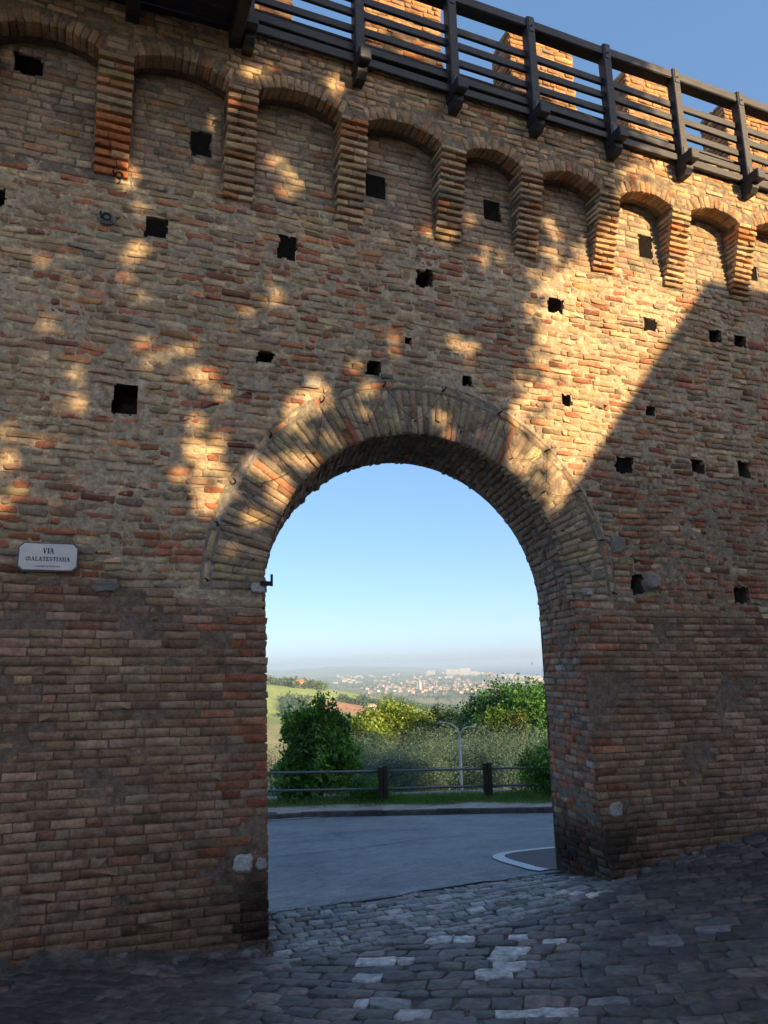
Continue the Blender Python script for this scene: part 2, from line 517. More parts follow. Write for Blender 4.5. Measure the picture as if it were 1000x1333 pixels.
# ---- front bricks, course by course
rows = []
v = -0.35
while v < 6.80:
    low = v < 2.84
    h = (0.0725 if low else 0.0715)*rng.uniform(0.95, 1.05)
    rows.append((v, h, low)); v += h
fr, frow = [], []
for i, (v0, h, low) in enumerate(rows):
    gap = 0.011 if low else 0.013
    rag = max(-0.02, rng.normal(0.002, 0.009))
    def ok(u, v0=v0, h=h):
        m = np.ones(len(u), bool)
        for vv in (v0, v0+h*0.5, v0+h-0.01):
            z = vv+wav(u, vv)
            m &= ~in_arch(u, z, RO+0.012)
            m &= ~in_holes(u, z, HOLES, rag)
        return m
    for q in fill_course(WX0, WX1, v0, v0+h-gap, ok, (0.20, 0.30) if low else (0.15, 0.29), 0.010 if low else 0.013):
        fr.append(q); frow.append(i)
fr = np.array(fr); nb = len(fr)
uc = (fr[:, 0]+fr[:, 1])/2; vc = (fr[:, 2]+fr[:, 3])/2
zc = vc+wav(uc, vc)
lowz = vc < zone_b(uc)
old = ~lowz
# uneven heights and positions in the old fabric
fr[old, 2] += rng.uniform(0, 0.004, old.sum()); fr[old, 3] -= rng.uniform(0, 0.006, old.sum())
fr[old, 2:] += rng.normal(0, 0.0035, (old.sum(), 1))
wf = np.where(lowz, rng.normal(0.0, 0.0020, nb), rng.normal(0.0005, 0.0036, nb))
# worn-away bricks
lost = old & (rng.random(nb) < 0.04)
wf[lost] -= 0.012
wornlow = lowz & ((N3.fbm(uc*1.2+3, vc*1.5, 3) > 0.66) | (rng.random(nb) < 0.03))
wf[wornlow] -= 0.010
Cb = np.where(lowz[:, None], pick(PAL_LOW, nb, W_LOW), pick(PAL_OLD, nb, W_OLD))
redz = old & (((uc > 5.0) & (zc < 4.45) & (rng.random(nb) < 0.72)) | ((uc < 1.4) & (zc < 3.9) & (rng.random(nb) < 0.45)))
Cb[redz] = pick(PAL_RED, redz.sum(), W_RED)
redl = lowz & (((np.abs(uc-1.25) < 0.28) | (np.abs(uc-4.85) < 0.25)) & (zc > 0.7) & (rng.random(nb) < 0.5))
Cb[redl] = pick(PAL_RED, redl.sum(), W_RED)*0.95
patch = N4.fbm(uc*0.7, zc*0.7+3, 3)
Cb *= (0.86+0.30*patch)[:, None]
Cb *= soot(uc, zc)[:, None]*foot_tone(uc, zc)[:, None]
Xf = np.where(lowz[:, None, None], quad_pieces(rects(fr), wf, -0.05, r=0.004, jit=0.0024, inset=0.0025, ch=0.0022, tilt=0.0012, wj=0.0008),
              quad_pieces(rects(fr), wf, -0.06, r=0.008, jit=0.0048, inset=0.003, ch=0.003, tilt=0.004, wj=0.002))
Xf = front(Xf)

wall = empty('town_wall', (ACX, 0.5, 0))
tag(wall, 'old brick town wall with an open arched gateway and corbelled niches above', 'wall')
def W(o):          # keep world placement under the wall's origin
    o.matrix_parent_inverse = Matrix.Translation(-Vector(wall.location)); return o

# ---- mortar bed of the street face: a real relief sheet, cut out at the gate and at every putlog hole
def grid_sheet(us, vs, keep, wfun, mapper, colfun):
    U, V = np.meshgrid(us, vs, indexing='ij')
    Wd = wfun(U, V)
    P = mapper(np.stack([U, V, Wd], -1))
    nu, nv = len(us), len(vs)
    ids = np.arange(nu*nv).reshape(nu, nv)
    Uc = (U[:-1, :-1]+U[1:, 1:])/2; Vc = (V[:-1, :-1]+V[1:, 1:])/2
    k = keep(Uc, Vc)
    q = np.stack([ids[:-1, :-1], ids[1:, :-1], ids[1:, 1:], ids[:-1, 1:]], -1)[k]
    used = np.unique(q); remap = np.full(nu*nv, -1, np.int64); remap[used] = np.arange(len(used))
    col = colfun(U, V).reshape(-1, 3)[used]
    return P.reshape(-1, 3)[used], remap[q], col

def mort_w(U, V):
    low = sm((zone_b(U)-V)/0.05+0.5)
    rough = -0.0045 + 0.017*(N1.fbm(U*9, V*9, 3)-0.5) + 0.014*(N2.fbm(U*31, V*31, 2)-0.5) + 0.012*(N4.fbm(U*1.7, V*1.7, 2)-0.5)
    neat = -0.0068 + 0.006*(N1.fbm(U*14, V*14, 3)-0.5) + 0.012*np.clip(N4.fbm(U*2.2+9, V*2.2, 3)-0.62, 0, 1)*3
    return rough*(1-low)+neat*low
def mort_c(U, V):
    low = sm((zone_b(U)-V)/0.05+0.5)[..., None]
    z = V+wav(U, V)
    t = N3.fbm(U*2.1, V*2.1, 4)[..., None]
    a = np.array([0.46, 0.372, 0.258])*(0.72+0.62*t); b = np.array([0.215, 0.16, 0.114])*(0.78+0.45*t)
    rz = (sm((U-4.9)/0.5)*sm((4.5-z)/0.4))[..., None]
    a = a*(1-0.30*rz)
    return (a*(1-low)+b*low)*soot(U, z)[..., None]*foot_tone(U, z)[..., None]
def keep_front(U, V):
    z = V+wav(U, V)
    inside = np.where(z > ACZ+0.02, (U-ACX)**2+(z-ACZ)**2 < (RI+0.12)**2, (U > jamb_l(z)-0.016) & (U < jamb_r(z)+0.016))
    return ~(inside | in_holes(U, z, HOLES, 0.0))
P, q, c = grid_sheet(np.arange(WX0, WX1, 0.0165), np.arange(-0.35, 6.80, 0.0165), keep_front, mort_w, front, mort_c)
W(tag(link('mortar_bed', raw_mesh('mortar_bed', P, polys=q[:, [0, 1, 2, 3]], col=c, smooth=True), M_MORTAR, wall), kind='stuff'))

# ---- the 300 bricks that show largest stay single parts
scr, dep = project(Xf.reshape(-1, 3)); scr = scr.reshape(nb, -1, 2)
size = np.ptp(scr[..., 0], 1)*np.ptp(scr[..., 1], 1)
cen = scr.mean(1)
vis = (cen[:, 0] > 8) & (cen[:, 0] < 992) & (cen[:, 1] > 8) & (cen[:, 1] < 1225) & (zc > 0.22)
order = np.argsort(-(size*vis))
own = np.zeros(nb, bool); own[order[:300]] = True
for o in singles('brick', Xf[own], Cb[own], M_BRICK_NEAT, wall): W(o)
W(tag(joined('old_brick_facing', Xf[~own & old], Cb[~own & old], M_BRICK, wall), kind='stuff'))
W(tag(joined('lower_brick_facing', Xf[~own & lowz], Cb[~own & lowz], M_BRICK_NEAT, wall), kind='stuff'))

# ---- gate: ring of voussoirs
ring = W(empty('arch_ring', (ACX, 0, ACZ), wall))
def G(o):
    o.matrix_parent_inverse = Matrix.Translation(-Vector((ACX, 0, ACZ))); return o
def ringmap(X, off=0.0):   # (theta along the arc measured from the left springing, radius, w)
    th, r, w = X[..., 0], X[..., 1], X[..., 2]
    x = ACX-np.cos(th)*r; z = ACZ+np.sin(th)*r + TILT*(x-3.0)
    return np.stack([x, -(w+off+0.05*(N2.fbm(x*0.5, z*0.5, 3)-0.5)), z], -1)
vq = []; rm = (RI+2.07)/2
nv = 86
for i in range(nv):
    t0 = math.pi*i/nv; t1 = math.pi*(i+1)/nv
    g = 0.009/rm/2
    r0, r1 = RI+rng.normal(0, 0.006), 2.065+rng.normal(0, 0.008)
    pat = rng.random()
    cuts = [r0, r1] if pat < 0.12 else ([r0, r0+0.29+rng.normal(0, 0.012), r1] if (i % 2 == 0) else [r0, r0+0.165+rng.normal(0, 0.012), r1])
    for a, b in zip(cuts[:-1], cuts[1:]):
        vq.append((t0+g, t1-g, a+0.003, b-0.006))
vq = np.array(vq)
def polar_pieces(L, wf, wb, **k):
    """rects in (arc length at mean radius, radius) so that jitter stays metric"""
    L = L.copy(); L[:, :2] *= rm
    X = quad_pieces(rects(L), wf, wb, **k); X[..., 0] /= rm
    return X
Xv = ringmap(polar_pieces(vq, rng.normal(0.005, 0.004, len(vq)), -0.08, r=0.010, jit=0.003, inset=0.006, ch=0.006, tilt=0.003))
PAL_V = [(0.25, 0.19, 0.130), (0.225, 0.172, 0.12), (0.27, 0.205, 0.135), (0.24, 0.125, 0.08), (0.19, 0.155, 0.118), (0.28, 0.225, 0.135), (0.22, 0.09, 0.06)]
Cv = pick(PAL_V, len(vq), [5, 5, 4, 0.8, 1.8, 1.0, 0.3])
for o in singles('brick', Xv, Cv, M_BRICK_NEAT, ring): G(o)
# outer band of bricks laid along the extrados
bq = []; t = 0.015
while t < math.pi-0.02:
    L = rng.uniform(0.16, 0.27)/2.11
    bq.append((t, min(t+L, math.pi-0.01), 2.082, 2.138)); t += L+0.012/2.11
bq = np.array(bq)
Xo = ringmap(polar_pieces(bq, rng.normal(0.004, 0.007, len(bq)), -0.06, r=0.010, jit=0.004, inset=0.007))
Co = pick(PAL_OLD, len(bq), W_OLD)
for o in singles('band_brick', Xo, Co, M_BRICK, ring): G(o)
# mortar of the ring, plus the thin lime fillet standing proud along the extrados
th = np.linspace(-0.0, math.pi, 420); rr = np.linspace(RI+0.006, 2.165, 44)
def ring_w(T, Rr):
    w = -0.001+0.008*(N1.fbm(T*30, Rr*16, 3)-0.5)*1.5
    fil = np.exp(-((Rr-2.072)/0.010)**2)*(0.010+0.008*N4(T*9, 3))
    edge = np.exp(-((Rr-2.15)/0.014)**2)*0.012*N4(T*13+7, 5)
    return w+fil+edge
def ring_c(T, Rr):
    t = N3.fbm(T*8, Rr*4, 3)[..., None]
    a = np.array([0.27, 0.235, 0.18])*(0.75+0.5*t)
    fil = np.clip(np.exp(-((Rr-2.08)/0.045)**2)*sm((0.95-T)/0.25), 0, 1)[..., None]*0.8
    return a*(1-fil)+np.array([0.30, 0.29, 0.265])*fil
P, q, c = grid_sheet(th, rr, lambda a, b: np.ones(a.shape, bool), ring_w, ringmap, ring_c)
G(tag(link('ring_mortar', raw_mesh('ring_mortar', P, polys=q, col=c, smooth=True), M_MORTAR, ring), kind='stuff'))

# ---- vault soffit and jambs of the passage
def soffmap(X):    # (theta, y, w): w towards the opening; the passage runs slightly askew
    th, y, w = X[..., 0], X[..., 1], X[..., 2]
    k = np.clip(y/TH, 0, 1.2)
    r = RI+0.03*k-w+0.012
    x = ACX+0.24*k-np.cos(th)*r
    return np.stack([x, y, ACZ-0.04*k+np.sin(th)*r+TILT*(x-3.0)], -1)
sq = []
nc = 70
for i in range(nc):
    t0 = math.pi*i/nc*RI; t1 = math.pi*(i+1)/nc*RI
    for a, b, c0, c1 in fill_course(0.10, TH, t0+0.005, t1-0.008, lambda u: np.ones(len(u), bool), (0.20, 0.29), 0.012):
        sq.append((c0, c1, max(a, 0.085), b))
sq = np.array(sq); sq = sq[(sq[:, 3]-sq[:, 2]) > 0.035]
Xs = quad_pieces(rects(sq), rng.normal(0.004, 0.007, len(sq)), -0.05, r=0.012, jit=0.005, inset=0.008, tilt=0.005)
Xs[..., 0] /= RI
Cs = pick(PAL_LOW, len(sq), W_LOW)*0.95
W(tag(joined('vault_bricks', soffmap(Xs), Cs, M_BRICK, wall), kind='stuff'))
th = np.linspace(0, math.pi, 260); yy = np.linspace(0.0, TH, 60)
P, q, c = grid_sheet(th, yy, lambda a, b: np.ones(a.shape, bool), lambda T, Y: -0.006+0.014*(N1.fbm(T*14, Y*9, 3)-0.5), soffmap,
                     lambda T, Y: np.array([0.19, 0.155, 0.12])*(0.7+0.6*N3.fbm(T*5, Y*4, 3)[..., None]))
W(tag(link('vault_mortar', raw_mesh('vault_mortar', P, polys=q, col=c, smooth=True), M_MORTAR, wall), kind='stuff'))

for side in (0, 1):
    def jmap(X, side=side):
        y, z, w = X[..., 0], X[..., 1], X[..., 2]
        k = np.clip(y/TH, 0, 1.2)
        x = (jamb_r(z)*(1-k)+4.92*k-w) if side else (jamb_l(z)*(1-k)+1.66*k+w)
        x = x + (0.016*(N2.fbm(y*2+side*9, z*2, 3)-0.5))
        return np.stack([x, y, z], -1)
    jq = []
    for v0, h, low in rows:
        if v0 > 2.98 or v0 < -0.3: continue
        s = wav(np.array([4.7 if side else 1.45]), np.array([v0]))[0]
        for a, b, c0, c1 in fill_course(0.012, TH-0.01, v0+s, v0+s+h-0.013, lambda u: np.ones(len(u), bool), (0.17, 0.29), 0.012):
            jq.append((max(a, 0.012), b, c0, c1))
    jq = np.array(jq); jq = jq[(jq[:, 1]-jq[:, 0]) > 0.03]
    zj = (jq[:, 2]+jq[:, 3])/2; yj = (jq[:, 0]+jq[:, 1])/2
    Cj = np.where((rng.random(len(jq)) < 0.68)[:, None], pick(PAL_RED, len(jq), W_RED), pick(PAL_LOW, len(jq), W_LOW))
    pale = rng.random(len(jq)) < 0.03
    Cj[pale] = np.array([0.36, 0.31, 0.25])
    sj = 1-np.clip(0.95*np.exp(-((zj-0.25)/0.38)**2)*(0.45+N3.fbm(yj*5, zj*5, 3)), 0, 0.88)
    Cj *= sj[:, None]*foot_tone(yj+7, zj)[:, None]
    wj_ = rng.normal(0.0, 0.008, len(jq))
    Xj = jmap(quad_pieces(rects(jq), wj_, -0.05, r=0.010, jit=0.004, inset=0.008, tilt=0.004))
    nm = 'right_jamb' if side else 'left_jamb'
    jp = W(empty('gate_jamb', (4.75 if side else 1.45, 0.55, 0), wall))
    T_ = Matrix.Translation(-Vector((4.75 if side else 1.45, 0.55, 0)))
    tag(jp, 'brick side of the passage with a sooty foot' if side else None)
    if side:
        for o in singles('brick', Xj[zj > 0.0], Cj[zj > 0.0], M_BRICK_NEAT, jp): o.matrix_parent_inverse = T_
    else:
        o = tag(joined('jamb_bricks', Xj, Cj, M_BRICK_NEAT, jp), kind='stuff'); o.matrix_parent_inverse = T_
    P, q, c = grid_sheet(np.linspace(0.004, TH, 60), np.linspace(-0.3, 2.96, 180), lambda a, b: np.ones(a.shape, bool),
                         lambda Y, Z: -0.011+0.012*(N1.fbm(Y*12, Z*12, 3)-0.5), jmap,
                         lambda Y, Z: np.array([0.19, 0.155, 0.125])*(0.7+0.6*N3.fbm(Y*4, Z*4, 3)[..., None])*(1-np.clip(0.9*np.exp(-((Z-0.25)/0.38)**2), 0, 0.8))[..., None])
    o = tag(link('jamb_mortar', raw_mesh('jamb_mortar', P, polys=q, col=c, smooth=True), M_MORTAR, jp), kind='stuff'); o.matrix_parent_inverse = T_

# ---- putlog holes: real boxes in the wall, wire mesh in some
def putlog(h, nich=False):
    a, b, c0, d, grille = h
    y0 = 0.016 if not nich else 0.012
    p = W(empty('putlog_hole', ((a+b)/2, y0, (c0+d)/2), wall))
    T_ = Matrix.Translation(-Vector(p.location))
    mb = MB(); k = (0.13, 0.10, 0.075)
    g = 0.022; D = 0.34
    fl = [(a-g, y0, c0-g), (b+g, y0, c0-g), (b+g, y0, d+g), (a-g, y0, d+g)]
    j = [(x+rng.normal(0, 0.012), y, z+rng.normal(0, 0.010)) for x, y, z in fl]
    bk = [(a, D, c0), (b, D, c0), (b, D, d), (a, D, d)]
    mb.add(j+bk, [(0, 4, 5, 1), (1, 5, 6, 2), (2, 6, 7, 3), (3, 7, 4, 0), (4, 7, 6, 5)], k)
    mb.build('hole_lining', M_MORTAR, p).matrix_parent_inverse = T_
    if grille:
        mb = MB(); s = 0.028; yg = y0+0.01; r = 0.0028
        wd, ht = b-a, d-c0
        nline = int((wd+ht)/s)
        for i in range(1, nline):
            o1 = i*s
            for sgn in (0, 1):
                x0, z0 = (o1, 0) if o1 <= wd else (wd, o1-wd)
                x1, z1 = (0, o1) if o1 <= ht else (o1-ht, ht)
                if sgn: x0, x1 = wd-x0, wd-x1
                mb.tube([(a+x0, yg+sgn*0.004, c0+z0), (a+x1, yg+sgn*0.004, c0+z1)], r, 4)
        mb.build('wire_mesh', M_IRON, p).matrix_parent_inverse = T_
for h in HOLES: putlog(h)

# ---- corbels, niches and the band above them (all standing 20 cm proud of the face)
PROJ = 0.27
CORB = [(-2.42, -2.12), (-1.29, -0.99), (-0.15, 0.155), (1.01, 1.30), (2.14, 2.43), (3.24, 3.54), (4.20, 4.48), (5.22, 5.51), (6.25, 6.53), (7.27, 7.55), (8.28, 8.56), (9.3, 9.58), (10.3, 10.58)]
def zb(x): return np.interp(x, [-2.5, 0, 3.3, 7.4, 11], [6.73, 6.71, 6.67, 6.60, 6.55])        # foot of the corbels
def zs(x): return np.interp(x, [-2.5, 0.5, 1.8, 3.3, 4.3, 5.3, 7.4, 11], [7.80, 7.79, 7.745, 7.635, 7.565, 7.515, 7.505, 7.44])   # springing
def ztop(x): return 8.335-0.036*(np.asarray(x)-1.0)
RISE = 0.105
niches = [(CORB[i][1], CORB[i+1][0]) for i in range(len(CORB)-1)]
def curve(a, b, x):
    t = (x-a)/(b-a)
    return zs(a)+(zs(b)-zs(a))*t + 4*RISE*t*(1-t)
for ci, (a, b) in enumerate(CORB):
    xm = (a+b)/2
    part = W(empty('corbel', (xm, 0, float(zb(xm))), wall))
    T_ = Matrix.Translation(-Vector(part.location))
    z0, z1 = float(zb(xm)), float(zs(xm))
    n = 14; h = (z1-z0)/n
    quads = []; wfs = []; wbs = []
    for i in range(n):
        pr = PROJ*((i+1)/n)**0.9 + 0.004
        x0, x1 = a+rng.normal(0, 0.004), b+rng.normal(0, 0.004)
        sl = TILT*0.5
        cut = [x0, x1] if rng.random() < 0.45 else [x0, x0+(x1-x0)*rng.uniform(0.35, 0.68), x1]
        for p0, p1 in zip(cut[:-1], cut[1:]):
            quads.append((p0+0.002, p1-0.003, z0+i*h+0.004, z0+(i+1)*h-0.020)); wfs.append(pr+rng.normal(0, 0.003))
    X = quad_pieces(rects(quads), np.array(wfs), -0.03, r=0.004, jit=0.0022, inset=0.003, ch=0.003, tilt=0.003)
    X = np.stack([X[..., 0], -X[..., 2], X[..., 1]+TILT*(X[..., 0]-xm)], -1)
    C = pick(PAL_UP, len(quads), W_UP)*0.9
    if ci in (2,):
        r_ = np.arange(len(C)) < len(C)*0.55
        C[r_] = pick([(0.33, 0.13, 0.06), (0.27, 0.10, 0.05), (0.31, 0.18, 0.10)], r_.sum(), [3, 3, 2])
    for o in singles('brick', X, C, M_BRICK_NEAT, part): o.matrix_parent_inverse = T_
    mb = MB()
    prof = [(0.03, z0+0.004), (-0.002, z0+0.006), (-(PROJ-0.075), z1), (0.03, z1)]
    mb.prism(prof, lambda y, z: (a+0.004, y, z), lambda y, z: (b-0.004, y, z), (0.17, 0.13, 0.095))
    mb.build('corbel_core', M_MORTAR, part).matrix_parent_inverse = T_

NB = MB()
for ni, (a, b) in enumerate(niches):
    part = W(empty('niche_arch', ((a+b)/2, -PROJ, float(zs((a+b)/2))), wall))
    T_ = Matrix.Translation(-Vector(part.location))
    xs_ = np.linspace(a-0.02, b+0.02, 200)
    zc_ = curve(a, b, xs_)
    s = np.concatenate([[0], np.cumsum(np.hypot(np.diff(xs_), np.diff(zc_)))])
    nvs = max(8, int(round(s[-1]/0.068)))
    quads = []
    for i in range(nvs):
        sa, sb = s[-1]*i/nvs+0.003, s[-1]*(i+1)/nvs-0.003
        pts = []
        for ss in (sa, sb):
            x = np.interp(ss, s, xs_); z = np.interp(ss, s, zc_)
            e = 0.01
            dx = 2*e; dz = np.interp(ss+e, s, zc_)-np.interp(ss-e, s, zc_)
            nx, nz = -dz, dx; l = math.hypot(nx, nz)
            pts.append(((x, z), (nx/l, nz/l)))
        th_ = 0.135+rng.normal(0, 0.004)
        (p0, n0), (p1, n1) = pts
        quads.append([p0, p1, (p1[0]+n1[0]*th_, p1[1]+n1[1]*th_), (p0[0]+n0[0]*th_, p0[1]+n0[1]*th_)])
    X = quad_pieces(np.array(quads), rng.normal(0.0, 0.003, len(quads)), -0.17, r=0.004, jit=0.002, inset=0.004, ch=0.004)
    X = np.stack([X[..., 0], -PROJ-X[..., 2], X[..., 1]], -1)
    C = pick([(0.28, 0.19, 0.12), (0.26, 0.18, 0.115), (0.27, 0.145, 0.085), (0.29, 0.21, 0.135)], len(quads), [4, 3, 1.4, 2.5])
    for o in singles('brick', X, C, M_BRICK_NEAT, part): o.matrix_parent_inverse = T_
    # soffit strip behind the ring
    mb = MB(); m = 24
    xx = np.linspace(a-0.01, b+0.01, m); z2 = curve(a, b, xx)+0.008
    vv = [(x, -PROJ+0.02, z) for x, z in zip(xx, z2)]+[(x, 0.03, z) for x, z in zip(xx, z2)]
    mb.add(vv, [(i, i+1, m+i+1, m+i) for i in range(m-1)], (0.20, 0.15, 0.105))
    mb.build('niche_soffit', M_MORTAR, part, smooth=True).matrix_parent_inverse = T_

def extrados(u):
    z = np.full(np.shape(u), -1.0)
    for a, b in niches:
        m = (u > a-0.06) & (u < b+0.06)
        z = np.where(m, np.maximum(z, curve(a, b, np.clip(u, a, b))+0.143), z)
    return z
def incorb(u): 
    m = np.zeros(np.shape(u), bool)
    for a, b in CORB: m |= (u > a-0.02) & (u < b+0.02)
    return m
# band above: plane y = -PROJ
ub = []
zz = 7.44
while zz < 8.36:
    h = 0.070
    def ok(u, zz=zz, h=h):
        zl = zz-0.036*(u-1.0)
        e = extrados(u)
        m = (zl > e+0.004) & (zl+h < ztop(u)+0.02)
        sp = zs(u)
        return m & (zl > sp-0.01)
    ub += fill_course(WX0, WX1, zz, zz+h-0.011, ok, (0.17, 0.28), 0.011)
    zz += h
ub = np.array(ub); ub = ub[(ub[:, 1]-ub[:, 0]) > 0.03]
X = quad_pieces(rects(ub), rng.normal(0.001, 0.0045, len(ub)), -0.05, r=0.009, jit=0.0035, inset=0.006, tilt=0.003)
X = np.stack([X[..., 0], -PROJ-X[..., 2], X[..., 1]-0.036*(X[..., 0]-1.0)], -1)
C = pick(PAL_UP, len(ub), W_UP)
W(tag(joined('parapet_brick_band', X, C, M_BRICK_NEAT, wall), kind='stuff'))
def keepb(U, V):
    z = V-0.036*(U-1.0)
    e = np.full(U.shape, -1.0)
    for a, b in niches:
        m = (U > a) & (U < b)
        e = np.where(m, curve(a, b, np.clip(U, a, b))+0.03, e)
    e = np.where(e < 0, zs(U)-0.02, e)
    return (z > e) & (z < ztop(U)+0.02)
P, q, c = grid_sheet(np.arange(WX0, WX1, 0.02), np.arange(7.4, 8.5, 0.02), keepb, lambda U, V: -0.004+0.012*(N1.fbm(U*11, V*11, 3)-0.5),
                     lambda X: np.stack([X[..., 0], -PROJ-X[..., 2], X[..., 1]-0.036*(X[..., 0]-1.0)], -1),
                     lambda U, V: np.array([0.27, 0.21, 0.15])*(0.75+0.5*N3.fbm(U*3, V*3, 3)[..., None]))
W(tag(link('band_mortar', raw_mesh('band_mortar', P, polys=q, col=c, smooth=True), M_MORTAR, wall), kind='stuff'))
# coping course on top of the band
cq = fill_course(WX0, WX1, 0, 0.06, lambda u: np.ones(len(u), bool), (0.3, 0.55), 0.008)
cp = W(empty('coping', (ACX, -PROJ, 8.38), wall)); T_ = Matrix.Translation(-Vector(cp.location))
cm = []
for a, b, _, _ in cq:
    mb = MB(); z = float(ztop((a+b)/2)); k = pick(PAL_UP, 1, W_UP)[0]*0.95
    mb.box(a, b, -PROJ-0.045+rng.normal(0, 0.004), 0.25, z-0.002, z+0.05, tuple(k), ch=0.006)
    mb.build('coping_slab', M_BRICK_NEAT, cp).matrix_parent_inverse = T_

# niche backs: neat later brickwork flush with the face below
nq = []
zz = 6.52
while zz < 8.0:
    h = 0.0735
    def ok(u, zz=zz, h=h):
        zl = zz+TILT*(u-3.0)
        m = (zl > zb(u)-0.03) & (~incorb(u))
        for vv in (zl, zl+h*0.5, zl+h-0.01): m &= ~in_holes(u, vv, NICHE_HOLES, 0.004)
        e = np.full(u.shape, 0.0)
        for a, b in niches:
            k = (u > a) & (u < b); e = np.where(k, curve(a, b, np.clip(u, a, b)), e)
        return m & (zl < e+0.02)
    nq += fill_course(WX0, WX1, zz, zz+h-0.011, ok, (0.18, 0.29), 0.011); zz += h
nq = np.array(nq); nq = nq[(nq[:, 1]-nq[:, 0]) > 0.03]
X = quad_pieces(rects(nq), rng.normal(0.0, 0.0035, len(nq)), -0.05, r=0.008, jit=0.003, inset=0.006, tilt=0.002)
un = nq[:, :2].mean(1); vn = nq[:, 2:].mean(1)
X = np.stack([X[..., 0], 0.004-X[..., 2], X[..., 1]+TILT*(X[..., 0]-3.0)], -1)
C = pick([(0.27, 0.205, 0.145), (0.25, 0.185, 0.13), (0.30, 0.235, 0.165), (0.28, 0.165, 0.10), (0.22, 0.185, 0.14)], len(nq), [5, 4, 3.5, 1, 1.5])*(0.82+0.36*N4.fbm(un*1.5, vn*1.5, 3))[:, None]
W(tag(joined('niche_bricks', X, C, M_BRICK_NEAT, wall), kind='stuff'))
P, q, c = grid_sheet(np.arange(WX0, WX1, 0.02), np.arange(6.5, 8.2, 0.02),
                     lambda U, V: (V+TILT*(U-3.0) > zb(U)-0.06) & ~in_holes(U, V+TILT*(U-3.0), NICHE_HOLES),
                     lambda U, V: -0.006+0.010*(N1.fbm(U*12, V*12, 3)-0.5),
                     lambda X: np.stack([X[..., 0], 0.004-X[..., 2], X[..., 1]+TILT*(X[..., 0]-3.0)], -1),
                     lambda U, V: np.array([0.27, 0.225, 0.17])*(0.75+0.5*N3.fbm(U*3, V*3, 3)[..., None]))
W(tag(link('niche_mortar', raw_mesh('niche_mortar', P, polys=q, col=c, smooth=True), M_MORTAR, wall), kind='stuff'))
for h in NICHE_HOLES: putlog(h, True)

# core: outer face, top, ends and the plain continuation of the wall on both sides
mb = MB(); kcol = (0.22, 0.16, 0.115)
m = 40
for (xa, xb_) in ((-16, None), (None, 24)):
    pass
BX, BZ, BR, JL, JR = ACX+0.24, ACZ-0.04, RI+0.045, 1.665, 4.915
arc = [(BX-math.cos(t)*BR, BZ+math.sin(t)*BR+TILT*(BX-math.cos(t)*BR-3.0)) for t in np.linspace(0, math.pi, m)]
for (x0, z0), (x1, z1) in zip(arc[:-1], arc[1:]):
    mb.add([(x0, TH, z0), (x1, TH, z1), (x1, TH, 8.3), (x0, TH, 8.3)], [(0, 1, 2, 3)], kcol)
xl, xr = arc[0][0], arc[-1][0]
mb.add([(-16, TH, -1.5), (JL, TH, -1.5), (JL, TH, arc[0][1]), (xl, TH, arc[0][1]), (xl, TH, 8.3), (-16, TH, 8.3)], [(0, 1, 2, 3, 4, 5)], kcol)
mb.add([(24, TH, -1.5), (JR, TH, -1.5), (JR, TH, arc[-1][1]), (xr, TH, arc[-1][1]), (xr, TH, 8.3), (24, TH, 8.3)], [(0, 1, 2, 3, 4, 5)], kcol)
mb.add([(-16, -PROJ+0.03, 8.3), (24, -PROJ+0.03, 8.02), (24, TH, 8.3), (-16, TH, 8.3)], [(0, 1, 2, 3)], kcol)
for xa, xb_ in ((-16, WX0), (WX1-0.02, 24)):
    mb.add([(xa, 0.01, -0.5), (xb_, 0.01, -0.5), (xb_, 0.01, 8.4), (xa, 0.01, 8.4)], [(0, 1, 2, 3)], kcol)
m_core = masonry_mat('plain_brick_far', var=0.35, blot=4.0)
W(mb.build('wall_core', m_core, wall))

